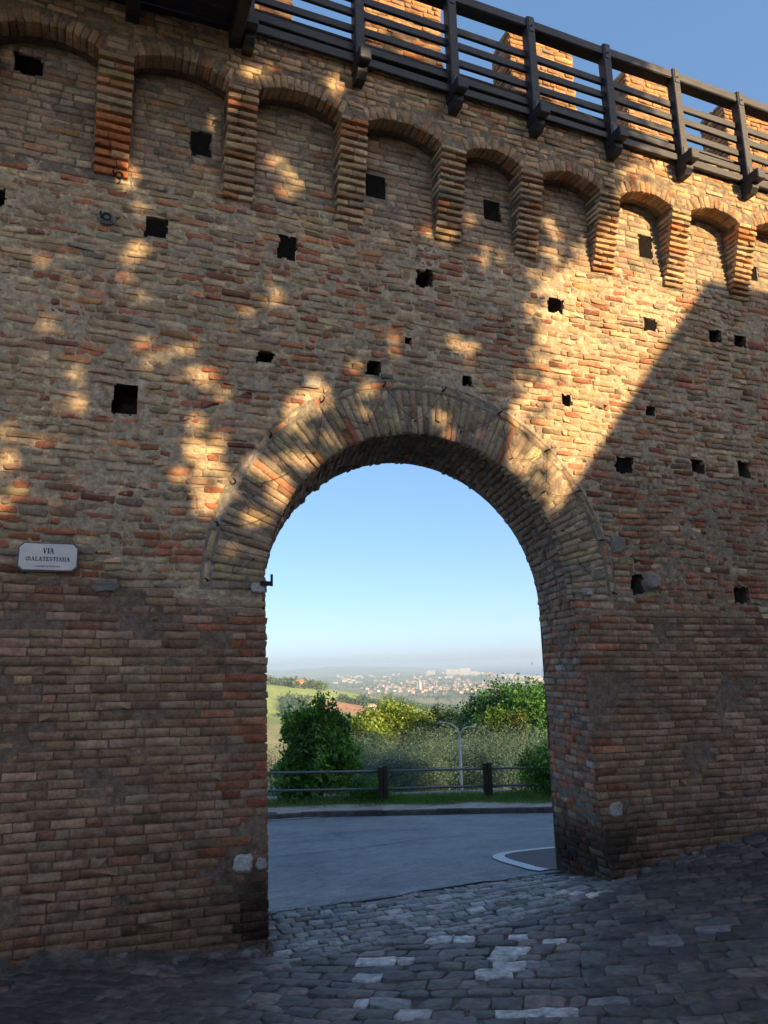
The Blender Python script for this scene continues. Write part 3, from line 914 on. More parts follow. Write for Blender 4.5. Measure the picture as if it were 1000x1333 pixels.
# ---- merlons on the walk behind the railing
MERL = [(-2.9, -1.95), (-1.0, -0.05), (0.9, 1.85), (2.74, 3.74), (4.72, 5.67), (6.52, 7.43), (8.24, 9.2), (10.1, 11.0)]
for a, b in MERL:
    xm = (a+b)/2; zt = 10.32-0.036*(xm-3)
    part = W(empty('merlon', (xm, 0.82, 8.4), wall)); T_ = Matrix.Translation(-Vector(part.location))
    quads = []; cols = []; XX = []
    faces = [('f', a, b), ('l', 0.6, 1.06), ('r', 0.6, 1.06), ('k', a, b)]
    for fc, p0, p1 in faces:
        L = []; zz = 8.36
        while zz < zt-0.03:
            L += [(max(q0, p0), min(q1, p1), z0, z1) for q0, q1, z0, z1 in fill_course(p0, p1, zz, zz+0.058, lambda u: np.ones(len(u), bool), (0.17, 0.28), 0.011)]
            zz += 0.071
        L = np.array(L); L = L[(L[:, 1]-L[:, 0]) > 0.03]
        x = quad_pieces(rects(L), rng.normal(0.008, 0.005, len(L)), -0.04, r=0.010, jit=0.004, inset=0.007)
        if fc == 'f': x = np.stack([x[..., 0], 0.6-x[..., 2], x[..., 1]], -1)
        if fc == 'k': x = np.stack([a+b-x[..., 0], 1.06+x[..., 2], x[..., 1]], -1)
        if fc == 'l': x = np.stack([a-x[..., 2], 1.66-x[..., 0], x[..., 1]], -1)
        if fc == 'r': x = np.stack([b+x[..., 2], x[..., 0], x[..., 1]], -1)
        XX.append(x); cols.append(pick([(0.27, 0.15, 0.078), (0.30, 0.175, 0.095), (0.25, 0.115, 0.058), (0.23, 0.15, 0.095)], len(L), [4, 3, 2, 2]))
    o = tag(joined('merlon_bricks', np.concatenate(XX), np.concatenate(cols), M_BRICK_NEAT, part), kind='stuff'); o.matrix_parent_inverse = T_
    mb = MB(); mb.box(a+0.004, b-0.004, 0.604, 1.056, 8.2, zt, (0.27, 0.20, 0.14))
    mb.build('merlon_core', M_MORTAR, part).matrix_parent_inverse = T_

# ---- pale stones and plaster repairs set in the wall
def lump(name, x0, x1, z0, z1, proud, col, parent, T_, y=0.0, seed=0):
    r_ = np.random.default_rng(seed)
    n = 14; pts = []
    for k in range(n):
        g = 2*math.pi*k/n
        e = 1/max(abs(math.cos(g)), abs(math.sin(g)))**0.8
        pts.append(((x0+x1)/2+(x1-x0)/2*math.cos(g)*e*r_.uniform(0.8, 1.05), (z0+z1)/2+(z1-z0)/2*math.sin(g)*e*r_.uniform(0.8, 1.05)))
    V = [(x, y+0.03, z) for x, z in pts]+[(x, y-proud*0.55+r_.normal(0, 0.002), z) for x, z in pts]
    cx, cz = (x0+x1)/2, (z0+z1)/2
    V += [(cx+(x-cx)*0.72, y-proud+r_.normal(0, 0.003), cz+(z-cz)*0.72) for x, z in pts]
    f = [(k, (k+1) % n, n+(k+1) % n, n+k) for k in range(n)]+[(n+k, n+(k+1) % n, 2*n+(k+1) % n, 2*n+k) for k in range(n)]+[tuple(2*n+k for k in range(n))]
    mb = MB(); mb.add(V, f, col)
    o = mb.build(name, M_PLASTER, parent); o.matrix_parent_inverse = T_
    return o
Tw = Matrix.Translation(-Vector(wall.location))
lump('plaster_patch', 1.30, 1.44, 2.91, 3.01, 0.035, (0.52, 0.52, 0.50), wall, Tw, seed=1)
lump('plaster_patch', 1.17, 1.34, 0.63, 0.78, 0.045, (0.40, 0.395, 0.38), wall, Tw, seed=2)
lump('plaster_patch', 1.35, 1.46, 0.64, 0.74, 0.04, (0.34, 0.335, 0.32), wall, Tw, seed=12)
lump('stone_patch', 4.85, 5.02, 0.72, 0.88, 0.045, (0.36, 0.345, 0.32), wall, Tw, seed=3)
lump('stone_patch', 5.57, 5.74, 2.98, 3.15, 0.075, (0.34, 0.30, 0.26), wall, Tw, seed=4)
lump('stone_patch', 4.74, 4.86, 2.90, 2.98, 0.055, (0.42, 0.40, 0.37), wall, Tw, seed=5)
lump('mortar_smear', 1.75, 1.98, 4.86, 4.99, 0.022, (0.31, 0.285, 0.24), wall, Tw, seed=6)
lump('mortar_smear', 0.0, 0.22, 2.90, 3.02, 0.040, (0.21, 0.185, 0.155), wall, Tw, y=0.0, seed=7)
lump('mortar_smear', 5.15, 5.35, 3.35, 3.55, 0.02, (0.23, 0.22, 0.19), wall, Tw, seed=8)
lump('mortar_smear', 7.6, 7.9, 3.5, 3.85, 0.02, (0.24, 0.23, 0.20), wall, Tw, seed=9)

# ================================================================== STREET, ROAD, VERGE
def base_prof(x): return np.interp(x, [-14, -2.6, -0.5, 1.47, 3.2, 4.87, 6.9, 10.8, 24], [0.9, 0.36, 0.18, 0.0, 0.02, 0.15, 0.42, 0.9, 2.2])
def g_street(x, y):
    x = np.asarray(x, float); y = np.asarray(y, float)
    b = base_prof(x)
    z = np.where(y < 0, b*np.clip(1+0.02*y, 0.3, 1)+0.10*np.clip(-y, 0, 7), b*(1-sm(y/1.1)))
    return z + 0.018*(N1.fbm(x*0.9+3, y*0.9, 3)-0.5)*2
def g_road(x, y):
    return -0.10*(y-1)-0.05*(x-3)*sm((y-1)/6)

def sheet(name, xs, ys, zf, mat, col=(1, 1, 1), kind='structure', smooth=True, colf=None):
    X, Y = np.meshgrid(xs, ys, indexing='ij')
    Z = zf(X, Y)
    ids = np.arange(X.size).reshape(X.shape)
    q = np.stack([ids[:-1, :-1], ids[1:, :-1], ids[1:, 1:], ids[:-1, 1:]], -1).reshape(-1, 4)
    c = np.tile(col, (X.size, 1)) if colf is None else colf(X, Y).reshape(-1, 3)
    return tag(link(name, raw_mesh(name, np.stack([X, Y, Z], -1).reshape(-1, 3), polys=q, col=c, smooth=smooth), mat), kind=kind)

def bedcol(X, Y):
    t = N3.fbm(X*1.3, Y*1.3, 4)[..., None]
    return np.array([0.135, 0.120, 0.105])*(0.4+1.1*t)
street = sheet('street', np.concatenate([np.arange(-14, -2, 0.5), np.arange(-2, 11, 0.06), np.arange(11, 24, 0.5)]),
               np.concatenate([np.arange(-40, -5, 0.6), np.arange(-5, 1.02, 0.06)]),
               lambda x, y: g_street(x, y)-0.010+0.010*(N2.fbm(x*12, y*12, 2)-0.5), M_BED, colf=bedcol)

# cobbles: a jittered lattice, each cell one stone
def lattice(u0, u1, v0, v1, du, dv, ang, org, jit):
    nu, nv = int((u1-u0)/du)+1, int((v1-v0)/dv)+1
    U, V = np.meshgrid(u0+np.arange(nu)*du, v0+np.arange(nv)*dv, indexing='ij')
    sh = (np.arange(nv) % 2)*0.5*du
    widths = rng.normal(0, du*0.14, U.shape)
    Ub = U+sh[None, :]+widths
    Vb = V
    quads = []
    for j in range(nv-1):
        wob0 = 0.25*dv*(N1(U[:, j]*2.1, j*7.7)-0.5); 
        for i in range(nu-1):
            a, b = Ub[i, j], Ub[i+1, j]
            if b-a < du*0.45: continue
            t0 = V[i, j]+0.5*dv*(N2(a*1.9, j*3.3+0.5)-0.5); t1 = V[i, j]+0.5*dv*(N2(b*1.9, j*3.3+0.5)-0.5)
            s0 = V[i, j]+dv+0.5*dv*(N2(a*1.9, (j+1)*3.3+0.5)-0.5); s1 = V[i, j]+dv+0.5*dv*(N2(b*1.9, (j+1)*3.3+0.5)-0.5)
            quads.append([(a, t0), (b, t1), (b+rng.normal(0, jit), s1), (a+rng.normal(0, jit), s0)])
    Q = np.array(quads)
    c, s = math.cos(ang), math.sin(ang)
    return np.stack([org[0]+c*Q[..., 0]-s*Q[..., 1], org[1]+s*Q[..., 0]+c*Q[..., 1]], -1)
def shrink(Q, g):
    cen = Q.mean(1, keepdims=True); d = Q-cen
    ext = np.abs(d).max(axis=(1, 2), keepdims=True)
    return cen+d*(1-g/np.maximum(ext, 0.02))
bigQ = shrink(lattice(-9, 9, -9, 9, 0.220, 0.180, R_(-33), (2.5, -2.0), 0.022), 0.009)
smlQ = shrink(lattice(-4.5, 4.5, -3, 3, 0.145, 0.135, R_(-6), (3.1, 0.4), 0.012), 0.006)
bc = bigQ.mean(1); sc_ = smlQ.mean(1)
def small_zone(p):   # the strip of small setts inside and just before the gate
    return (p[:, 1] > -0.42-0.10*np.sin(p[:, 0]*2.2)+0.05*(p[:, 0]-3.0)) & (p[:, 0] > 1.42) & (p[:, 0] < 4.84)
kb = (~small_zone(bc)) & (bc[:, 1] < 0.02) & (bc[:, 1] > -6.3) & (bc[:, 0] > -2.5) & (bc[:, 0] < 9.5)
ks = small_zone(sc_) & (sc_[:, 1] < 1.0-0.03*np.sin(sc_[:, 0]*5))
ks &= ~((sc_[:, 1] > -0.03) & ((sc_[:, 0] < 1.48) | (sc_[:, 0] > 4.80)))
def cob(Q, col, hgt, **k):
    X = quad_pieces(Q, hgt, -0.04, **k)
    z = g_street(X[..., 0], X[..., 1])
    return np.stack([X[..., 0], X[..., 1], z+X[..., 2]], -1)
Qb, Qs = bigQ[kb], smlQ[ks]
Xb = cob(Qb, None, rng.normal(0.004, 0.004, len(Qb)), r=0.022, jit=0.008, inset=0.010, ch=0.005, tilt=0.003, wj=0.001)
Xs_ = cob(Qs, None, rng.normal(0.001, 0.003, len(Qs)), r=0.012, jit=0.005, inset=0.006, ch=0.004, tilt=0.002, wj=0.0008)
CbS = pick([(0.062, 0.055, 0.050), (0.082, 0.071, 0.063), (0.050, 0.045, 0.042), (0.098, 0.079, 0.066)], len(Qb), [4, 3, 3, 2])
pb = Qb.mean(1)
# a scatter of pale limestone blocks in the middle of the lane
PALE = [(499, 1249), (531, 1252), (567, 1220), (604, 1228), (665, 1216), (709, 1229), (668, 1232), (662, 1247), (652, 1259), (641, 1277), (640, 1262), (468, 1305), (552, 1322), (473, 1280), (684, 1318), (735, 1328), (702, 1257), (930, 1215), (858, 1231), (790, 1300), (520, 1305), (820, 1140), (700, 1270)]
sb_, _ = project(Xb.mean(1))
for i, (px, py) in enumerate(PALE):
    k = np.argmin(np.hypot(sb_[:, 0]-px, (sb_[:, 1]-py)*1.6))
    CbS[k] = np.array([0.46, 0.455, 0.44])*rng.uniform(0.75, 1.15)*(1.0 if i < 16 else 0.45)
CsS = pick([(0.115, 0.108, 0.100), (0.150, 0.140, 0.130), (0.20, 0.188, 0.174), (0.085, 0.079, 0.074), (0.31, 0.295, 0.275)], len(Qs), [4, 4, 2.5, 3, 0.7])
allX = np.concatenate([Xb, Xs_]); allC = np.concatenate([CbS, CsS])
scr, dep = project(allX.reshape(-1, 3)); scr = scr.reshape(len(allX), -1, 2); dep = dep.reshape(len(allX), -1).min(1)
cen = scr.mean(1); size = np.ptp(scr[..., 0], 1)*np.ptp(scr[..., 1], 1)
vis = (cen[:, 0] > 5) & (cen[:, 0] < 995) & (cen[:, 1] < 1328) & (dep > 0.5)
own = np.zeros(len(allX), bool); own[np.argsort(-(size*vis))[:300]] = True
singles('cobble', allX[own], allC[own], M_STONE, street, smooth=False)
tag(joined('cobbles', allX[~own], allC[~own], M_STONE, street), kind='stuff')

# rubble and dried mortar heaped along the foot of the wall
def foot(name, xs, wid, hgt, seed):
    ys = np.linspace(0.03, -wid, 14)
    X, Y = np.meshgrid(xs, ys, indexing='ij')
    d = np.clip((0.03-Y)/wid, 0, 1)
    n = VN(seed)
    Z = g_street(X, Y)-0.02 + hgt*(1-d)**1.4*(0.25+1.2*n.fbm(X*5, Y*5, 4)) + 0.07*(n.fbm(X*13, Y*13, 3)-0.5)*(1-d)
    ids = np.arange(X.size).reshape(X.shape)
    q = np.stack([ids[:-1, :-1], ids[:-1, 1:], ids[1:, 1:], ids[1:, :-1]], -1).reshape(-1, 4)
    c = np.array([0.115, 0.098, 0.080])*(0.35+1.2*n.fbm(X*9, Y*9, 4)[..., None])
    return tag(link(name, raw_mesh(name, np.stack([X, Y, Z], -1).reshape(-1, 3), polys=q, col=c.reshape(-1, 3), smooth=True), M_MORTAR, street), kind='stuff')
foot('mortar_skirt', np.arange(-2.6, 1.43, 0.025), 0.30, 0.13, 31)
foot('mortar_skirt', np.arange(4.95, 10.8, 0.025), 0.13, 0.07, 32)
for (x0, x1) in ((-2.4, 1.3), (5.2, 9.0)):
    x = x0
    while x < x1:
        L = rng.uniform(0.09, 0.22); yy_ = -rng.uniform(0.03, 0.16 if x0 < 0 else 0.06)
        if rng.random() < 0.55:
            mb = MB(); n = 8; z = float(g_street(x, yy_)); hh = rng.uniform(0.03, 0.07)
            ring_ = [(x+L/2*math.cos(2*math.pi*k/n)*rng.uniform(0.8, 1.1), yy_+L*0.28*math.sin(2*math.pi*k/n)*rng.uniform(0.8, 1.1)) for k in range(n)]
            V = [(a, b, z-0.03) for a, b in ring_]+[(x+(a-x)*0.9, yy_+(b-yy_)*0.9, z+hh*rng.uniform(0.5, 0.8)) for a, b in ring_]+[(x+(a-x)*0.5, yy_+(b-yy_)*0.5, z+hh) for a, b in ring_]
            f = [(k, (k+1) % n, n+(k+1) % n, n+k) for k in range(n)]+[(n+k, n+(k+1) % n, 2*n+(k+1) % n, 2*n+k) for k in range(n)]+[tuple(2*n+k for k in range(n))]
            g_ = rng.uniform(0.07, 0.14); mb.add(V, f, (g_*1.1, g_, g_*0.9))
            mb.build('edge_stone', M_STONE, street)
        x += L+rng.uniform(0.02, 0.15)

# asphalt
m_asph, nt, b = mat_new('asphalt')
geo = nd(nt, 'ShaderNodeNewGeometry')
n1 = nd(nt, 'ShaderNodeTexNoise', Scale=0.9, Detail=9.0, Roughness=0.72)
n2 = nd(nt, 'ShaderNodeTexNoise', Scale=38.0, Detail=5.0, Roughness=0.8)
n3 = nd(nt, 'ShaderNodeTexVoronoi', Scale=0.55); n3.feature = 'DISTANCE_TO_EDGE'
n5 = nd(nt, 'ShaderNodeTexNoise', Scale=2.5, Detail=4.0)
mp = nd(nt, 'ShaderNodeMixRGB'); mp.inputs[0].default_value = 0.35
for n in (n1, n2, n5): nt.links.new(geo.outputs['Position'], n.inputs['Vector'])
nt.links.new(geo.outputs['Position'], mp.inputs[1]); nt.links.new(n5.outputs['Color'], mp.inputs[2]); nt.links.new(mp.outputs[0], n3.inputs['Vector'])
cr = nd(nt, 'ShaderNodeMapRange'); cr.inputs[1].default_value = 0.0; cr.inputs[2].default_value = 0.018; cr.inputs[3].default_value = 0.74; cr.inputs[4].default_value = 1.0
nt.links.new(n3.outputs['Distance'], cr.inputs[0])
rp = nd(nt, 'ShaderNodeValToRGB')
rp.color_ramp.elements[0].position = 0.3; rp.color_ramp.elements[0].color = (0.115, 0.115, 0.118, 1)
rp.color_ramp.elements[1].position = 0.7; rp.color_ramp.elements[1].color = (0.255, 0.253, 0.25, 1)
nt.links.new(n1.outputs['Fac'], rp.inputs[0])
g2 = nd(nt, 'ShaderNodeMapRange'); g2.inputs[1].default_value = 0.36; g2.inputs[2].default_value = 0.64; g2.inputs[3].default_value = 0.35; g2.inputs[4].default_value = 1.65
n6 = nd(nt, 'ShaderNodeTexNoise', Scale=7.0, Detail=8.0, Roughness=0.85); nt.links.new(geo.outputs['Position'], n6.inputs['Vector'])
a6 = nd(nt, 'ShaderNodeMath', operation='ADD'); nt.links.new(n2.outputs['Fac'], a6.inputs[0]); nt.links.new(n6.outputs['Fac'], a6.inputs[1])
h6 = nd(nt, 'ShaderNodeMath', operation='MULTIPLY'); h6.inputs[1].default_value = 0.5; nt.links.new(a6.outputs[0], h6.inputs[0])
nt.links.new(h6.outputs[0], g2.inputs[0])
mu = nd(nt, 'ShaderNodeMath', operation='MULTIPLY'); nt.links.new(g2.outputs[0], mu.inputs[0]); nt.links.new(cr.outputs[0], mu.inputs[1])
vm = nd(nt, 'ShaderNodeVectorMath', operation='SCALE'); nt.links.new(rp.outputs[0], vm.inputs[0]); nt.links.new(mu.outputs[0], vm.inputs['Scale'])
nt.links.new(vm.outputs[0], b.inputs['Base Color']); b.inputs['Roughness'].default_value = 0.66
bp = nd(nt, 'ShaderNodeBump', Strength=0.9, Distance=0.012); nt.links.new(n2.outputs['Fac'], bp.inputs['Height']); nt.links.new(bp.outputs[0], b.inputs['Normal'])
road = sheet('road', np.arange(-34, 46, 0.5), np.concatenate([np.arange(0.97, 4, 0.25), np.arange(4, 22, 0.5)]), lambda x, y: g_road(x, y)+0.02*(N1.fbm(x*0.6, y*0.6, 2)-0.5), m_asph)
# broken edge of the asphalt against the setts
xs = np.arange(1.2, 5.0, 0.02)
yl = 0.985+0.07*(N3.fbm(xs*4, xs*0+3, 4)-0.5); yh = yl+0.03+0.20*np.clip(N4.fbm(xs*2.5, xs*0+8, 3)-0.35, 0, 1)
V = [(x, y, float(g_road(x, y))+0.012+0.008*(N2(x*20, 1)-0.5)) for x, y in zip(xs, yl)]+[(x, y, float(g_road(x, y))+0.004) for x, y in zip(xs, yh)]
n = len(xs)
mb = MB(); mb.add(V, [(i, i+1, n+i+1, n+i) for i in range(n-1)]); mb.build('asphalt_edge', simple_mat('tarry_edge', (0.045, 0.045, 0.048), rough=0.8, scale=18, var=0.6, bump=0.8), road, smooth=True)

# white painted line and the brown-red surface it encloses, right behind the right jamb
m_white = simple_mat('worn_white_paint', (0.62, 0.63, 0.63), rough=0.75, scale=35, var=0.28, bump=0.3)
m_red = simple_mat('brown_red_asphalt', (0.105, 0.082, 0.085), rough=0.85, scale=40, var=0.35, bump=0.4)
def arcpts(cx, cy, rx, ry, a0, a1, n=40):
    return [(cx+rx*math.cos(t), cy+ry*math.sin(t)) for t in np.linspace(a0, a1, n)]
def flat(name, outer, inner, mat, dz):
    mb = MB(); n = len(outer)
    V = [(x, y, float(g_road(x, y))+dz+0.01) for x, y in outer]+[(x, y, float(g_road(x, y))+dz+0.01) for x, y in inner]
    mb.add(V, [(i, i+1, n+i+1, n+i) for i in range(n-1)])
    return mb.build(name, mat, road)
# centre line of the painted curve
cl = [(10.5, 2.2), (8.0, 2.45), (6.6, 2.62), (5.9, 2.70), (5.45, 2.74), (5.15, 2.68), (4.96, 2.50), (4.86, 2.22), (4.81, 1.9), (4.79, 1.6), (4.77, 1.35), (4.80, 1.15)]
def smooth_path(P, m=8):
    P = [np.array(p, float) for p in P]; out = []
    for i in range(len(P)-1):
        p0 = P[max(i-1, 0)]; p1 = P[i]; p2 = P[i+1]; p3 = P[min(i+2, len(P)-1)]
        for t in np.linspace(0, 1, m, endpoint=False):
            out.append(0.5*((2*p1)+(p2-p0)*t+(2*p0-5*p1+4*p2-p3)*t*t+(3*p1-p0-3*p2+p3)*t**3))
    out.append(P[-1]); return np.array(out)
def offset_path(P, d):
    T = np.gradient(P, axis=0); T /= np.linalg.norm(T, axis=1)[:, None]
    return P+np.stack([-T[:, 1], T[:, 0]], 1)*d
clp = smooth_path(cl)
flat('painted_line', offset_path(clp, 0.075), offset_path(clp, -0.075), m_white, 0.006)
inn = offset_path(clp, 0.07)
flat('brown_surface', inn, [(max(x, 4.9), 1.12) for x, y in inn], m_red, 0.002)

# tarred seams and a repair strip in the asphalt
m_tar = simple_mat('tar_seam', (0.085, 0.085, 0.088), rough=0.7, scale=14, var=0.5, bump=0.5)
for pth, wd in (([(2.2, 4.6), (4.0, 4.9), (5.6, 5.6), (7.4, 5.5), (9.5, 5.0)], 0.035), ([(2.0, 7.2), (3.4, 7.0), (4.9, 7.5), (6.0, 7.1)], 0.04)):
    pp = smooth_path(pth, 10); pp = pp+np.stack([0.05*(N1(pp[:, 0]*4, pp[:, 1]*4)-0.5), 0.05*(N2(pp[:, 0]*4, pp[:, 1]*4)-0.5)], 1)
    flat('tar_seam', offset_path(pp, wd/2), offset_path(pp, -wd/2*0.7), m_tar, 0.004)

# kerb, verge
kp = smooth_path([(-26, 1.0), (-14, 5.2), (-6, 8.3), (0.2, 10.35), (3.85, 11.05), (5.2, 11.2), (7.2, 10.62), (10.25, 9.55), (15, 7.3), (24, 2.5), (34, -3.5)], 14)
seg = np.concatenate([[0], np.cumsum(np.linalg.norm(np.diff(kp, axis=0), axis=1))])
def kpt(s, d):
    x = np.interp(s, seg, kp[:, 0]); y = np.interp(s, seg, kp[:, 1])
    e = 0.05
    tx = np.interp(s+e, seg, kp[:, 0])-np.interp(s-e, seg, kp[:, 0]); ty = np.interp(s+e, seg, kp[:, 1])-np.interp(s-e, seg, kp[:, 1])
    l = np.hypot(tx, ty); nx, ny = -ty/l, tx/l
    return x+nx*d, y+ny*d
kerb = tag(empty('kerb', (5, 11, -1)), kind='structure')
Tk = Matrix.Translation(-Vector(kerb.location))
M_KERB = masonry_mat('kerb_stone', var=0.3, blot=5.0, fine=60.0)
s = 0.0
s_mid = seg[np.argmin(np.hypot(kp[:, 0]-6.5, kp[:, 1]-10.8))]
while s < seg[-1]-1:
    L = 0.62 if abs(s-s_mid) < 9 else 1.6
    a = [kpt(s+0.006, 0), kpt(s+L-0.008, 0), kpt(s+L-0.008, 0.14), kpt(s+0.006, 0.14)]
    c = [kpt(s+0.012, 0.018), kpt(s+L-0.014, 0.018), kpt(s+L-0.014, 0.13), kpt(s+0.012, 0.13)]
    dz = rng.normal(0, 0.006)
    V = [(x, y, float(g_road(x, y))-0.05) for x, y in a]+[(x, y, float(g_road(x, y))+0.105+dz) for x, y in a]+[(x, y, float(g_road(x, y))+0.125+dz) for x, y in c]
    f = [(k, (k+1) % 4, 4+(k+1) % 4, 4+k) for k in range(4)]+[(4+k, 4+(k+1) % 4, 8+(k+1) % 4, 8+k) for k in range(4)]+[(8, 9, 10, 11)]
    g_ = rng.uniform(0.085, 0.125)
    mb = MB(); mb.add(V, f, (g_*1.05, g_, g_*0.97)); mb.build('kerb_stone', M_KERB, kerb).matrix_parent_inverse = Tk
    s += L
# worn edge line along the kerb
ss = np.linspace(s_mid-7, s_mid-1.5, 60)
flat('edge_line', np.array([kpt(t, -0.16) for t in ss]), np.array([kpt(t, -0.05-0.05*(t-s_mid+1.5)/-5.5) for t in ss]), m_white, 0.006)

sv = np.linspace(0, seg[-1], 260); dv_ = np.concatenate([np.linspace(0.13, 4.0, 30), np.linspace(4.4, 9, 8)])
Xv_ = np.array([[kpt(s, d) for d in dv_] for s in sv])
D_ = np.broadcast_to(dv_[None, :], Xv_.shape[:2])
Zv = g_road(Xv_[..., 0], Xv_[..., 1]) + 0.115 + 0.06*sm((D_-0.2)/1.5) - 0.055*np.clip(D_-3.2, 0, 9)**1.5 + 0.05*(N1.fbm(Xv_[..., 0]*1.5, Xv_[..., 1]*1.5, 4)-0.5)*sm((D_-0.13)/0.5)
# bring the verge level along the fence by easing out the cross fall of the road
ids = np.arange(Zv.size).reshape(Zv.shape)
q = np.stack([ids[:-1, :-1], ids[1:, :-1], ids[1:, 1:], ids[:-1, 1:]], -1).reshape(-1, 4)
tn = N3.fbm(Xv_[..., 0]*1.1, Xv_[..., 1]*1.6, 4)
gr = sm((D_-0.95+1.3*(tn-0.5))/0.7)[..., None]
cv = np.array([0.34, 0.29, 0.24])*(0.8+0.4*tn[..., None])*(1-gr)+np.array([0.055, 0.085, 0.025])*(0.7+0.6*tn[..., None])*gr
verge = tag(link('verge', raw_mesh('verge', np.concatenate([Xv_, Zv[..., None]], -1).reshape(-1, 3), polys=q, col=cv.reshape(-1, 3), smooth=True), M_BED), kind='structure')
def verge_z(x, y):
    i = np.argmin(((Xv_[..., 0]-x)**2+(Xv_[..., 1]-y)**2).ravel())
    return float(Zv.ravel()[i])
# paved landing at the left end of the verge
mb = MB()
for i, (s0, s1) in enumerate(((s_mid-7.5, s_mid-6.2), (s_mid-6.17, s_mid-4.9), (s_mid-4.87, s_mid-3.6), (s_mid-3.57, s_mid-2.45))):
    a = [kpt(s0, 0.15), kpt(s1, 0.15), kpt(s1-0.35*(i == 3), 1.1), kpt(s0, 1.1)]
    mb = MB(); V = [(x, y, float(g_road(x, y))+0.06) for x, y in a]+[(x, y, verge_z(x, y)+0.035) for x, y in a]
    mb.add(V, [(k, (k+1) % 4, 4+(k+1) % 4, 4+k) for k in range(4)]+[(4, 5, 6, 7)], (0.27, 0.25, 0.25)); mb.build('paving_slab', M_KERB, verge)

# grass of the verge
def blades(n, xy, h, col, zf, spread=0.5):
    x, y = xy; z = zf
    a = rng.uniform(0, 2*math.pi, n); wd = rng.uniform(0.006, 0.012, n); hh = h*rng.uniform(0.5, 1.3, n)
    lean = rng.normal(0, spread, (n, 2))*hh[:, None]
    V = np.zeros((n, 3, 3))
    V[:, 0] = np.stack([x-np.cos(a)*wd, y-np.sin(a)*wd, z-0.01], -1); V[:, 1] = np.stack([x+np.cos(a)*wd, y+np.sin(a)*wd, z-0.01], -1)
    V[:, 2] = np.stack([x+lean[:, 0], y+lean[:, 1], z+hh], -1)
    return V, np.repeat(col*rng.normal(1, 0.2, (n, 1)), 3, 0)
n = 42000
sg = rng.uniform(s_mid-7, s_mid+9, n); dg = 0.5+rng.random(n)**0.8*4.5
pg = np.array([kpt(s, d) for s, d in zip(sg, dg)])
fi = np.clip((sg/seg[-1]*259), 0, 258.99); di = np.interp(dg, dv_, np.arange(len(dv_)))
zi = Zv[np.round(fi).astype(int), np.round(di).astype(int)]
tn2 = N3.fbm(pg[:, 0]*1.1, pg[:, 1]*1.6, 4)
keep = (dg-1.05+1.3*(tn2-0.5) > rng.uniform(0, 0.5, n)) & ~((sg < s_mid-2.2) & (dg < 1.15))
hb = 0.05+0.13*sm((dg-1.4)/1.2)*(0.4+1.2*N4.fbm(pg[:, 0]*0.9, pg[:, 1]*0.9, 2))
colb = np.where((rng.random(n) < 0.25)[:, None], np.array([[0.16, 0.15, 0.06]]), np.array([[0.09, 0.20, 0.04]]))
V, c = blades(keep.sum(), (pg[keep, 0], pg[keep, 1]), hb[keep], colb[keep], zi[keep])
o = tag(link('grass', raw_mesh('grass', V.reshape(-1, 3), polys=np.arange(keep.sum()*3).reshape(-1, 3), col=c), M_GRASS), 'rough green grass growing on the verge under the fence', 'grass', kind='stuff')

# ================================================================== TIMBER WALKWAY ON TOP OF THE WALL
walk = tag(empty('timber_walkway', (4.4, -0.3, 8.1)), 'black timber walkway with slatted railing on top of the brick wall', 'walkway')
Tk2 = Matrix.Translation(-Vector(walk.location))
def K(o): o.matrix_parent_inverse = Tk2; return o
M_STRAP = simple_mat('painted_steel', (0.055, 0.058, 0.065), rough=0.45, metal=0.3, scale=30)
RS = -0.050
def zr(x, z): return z+RS*(x-4.4)
PX = [1.18, 2.31, 3.38, 4.37, 5.40, 6.41, 7.42, 8.43, 9.44, 10.45, 11.46]
def board(name, x0, x1, y0, y1, z0, z1, ch=0.006, parent=None, mat=M_WOOD):
    """a plank running along the wall, following the fall of the railing; z given at x = 4.4"""
    mb = MB(); h = ch
    prof = [(y0+h, z0), (y1-h, z0), (y1, z0+h), (y1, z1-h), (y1-h, z1), (y0+h, z1), (y0, z1-h), (y0, z0+h)]
    e0, e1 = rng.normal(0, 0.006, 2)
    mb.prism(prof, lambda y, z: (x0, y, zr(x0, z)+e0), lambda y, z: (x1, y, zr(x1, z)+e1))
    return K(mb.build(name, mat, parent or walk))
for i in range(len(PX)-1):
    x0, x1 = PX[i], PX[i+1]
    j = lambda s=0.006: rng.normal(0, s)
    board('top_rail', x0+0.004, x1-0.004, -0.385, -0.225, 9.285, 9.405, ch=0.012)
    for z in (8.925, 8.735, 8.535):
        e = j()
        board('slat', x0-0.04, x1+0.04, -0.335, -0.295, z+e, z+e+0.088)
    board('toe_board', x0-0.04, x1+0.04, -0.330, -0.292, 8.325+j(), 8.412)
    board('toe_board', x0-0.04, x1+0.04, -0.345, -0.300, 8.175+j(), 8.270)
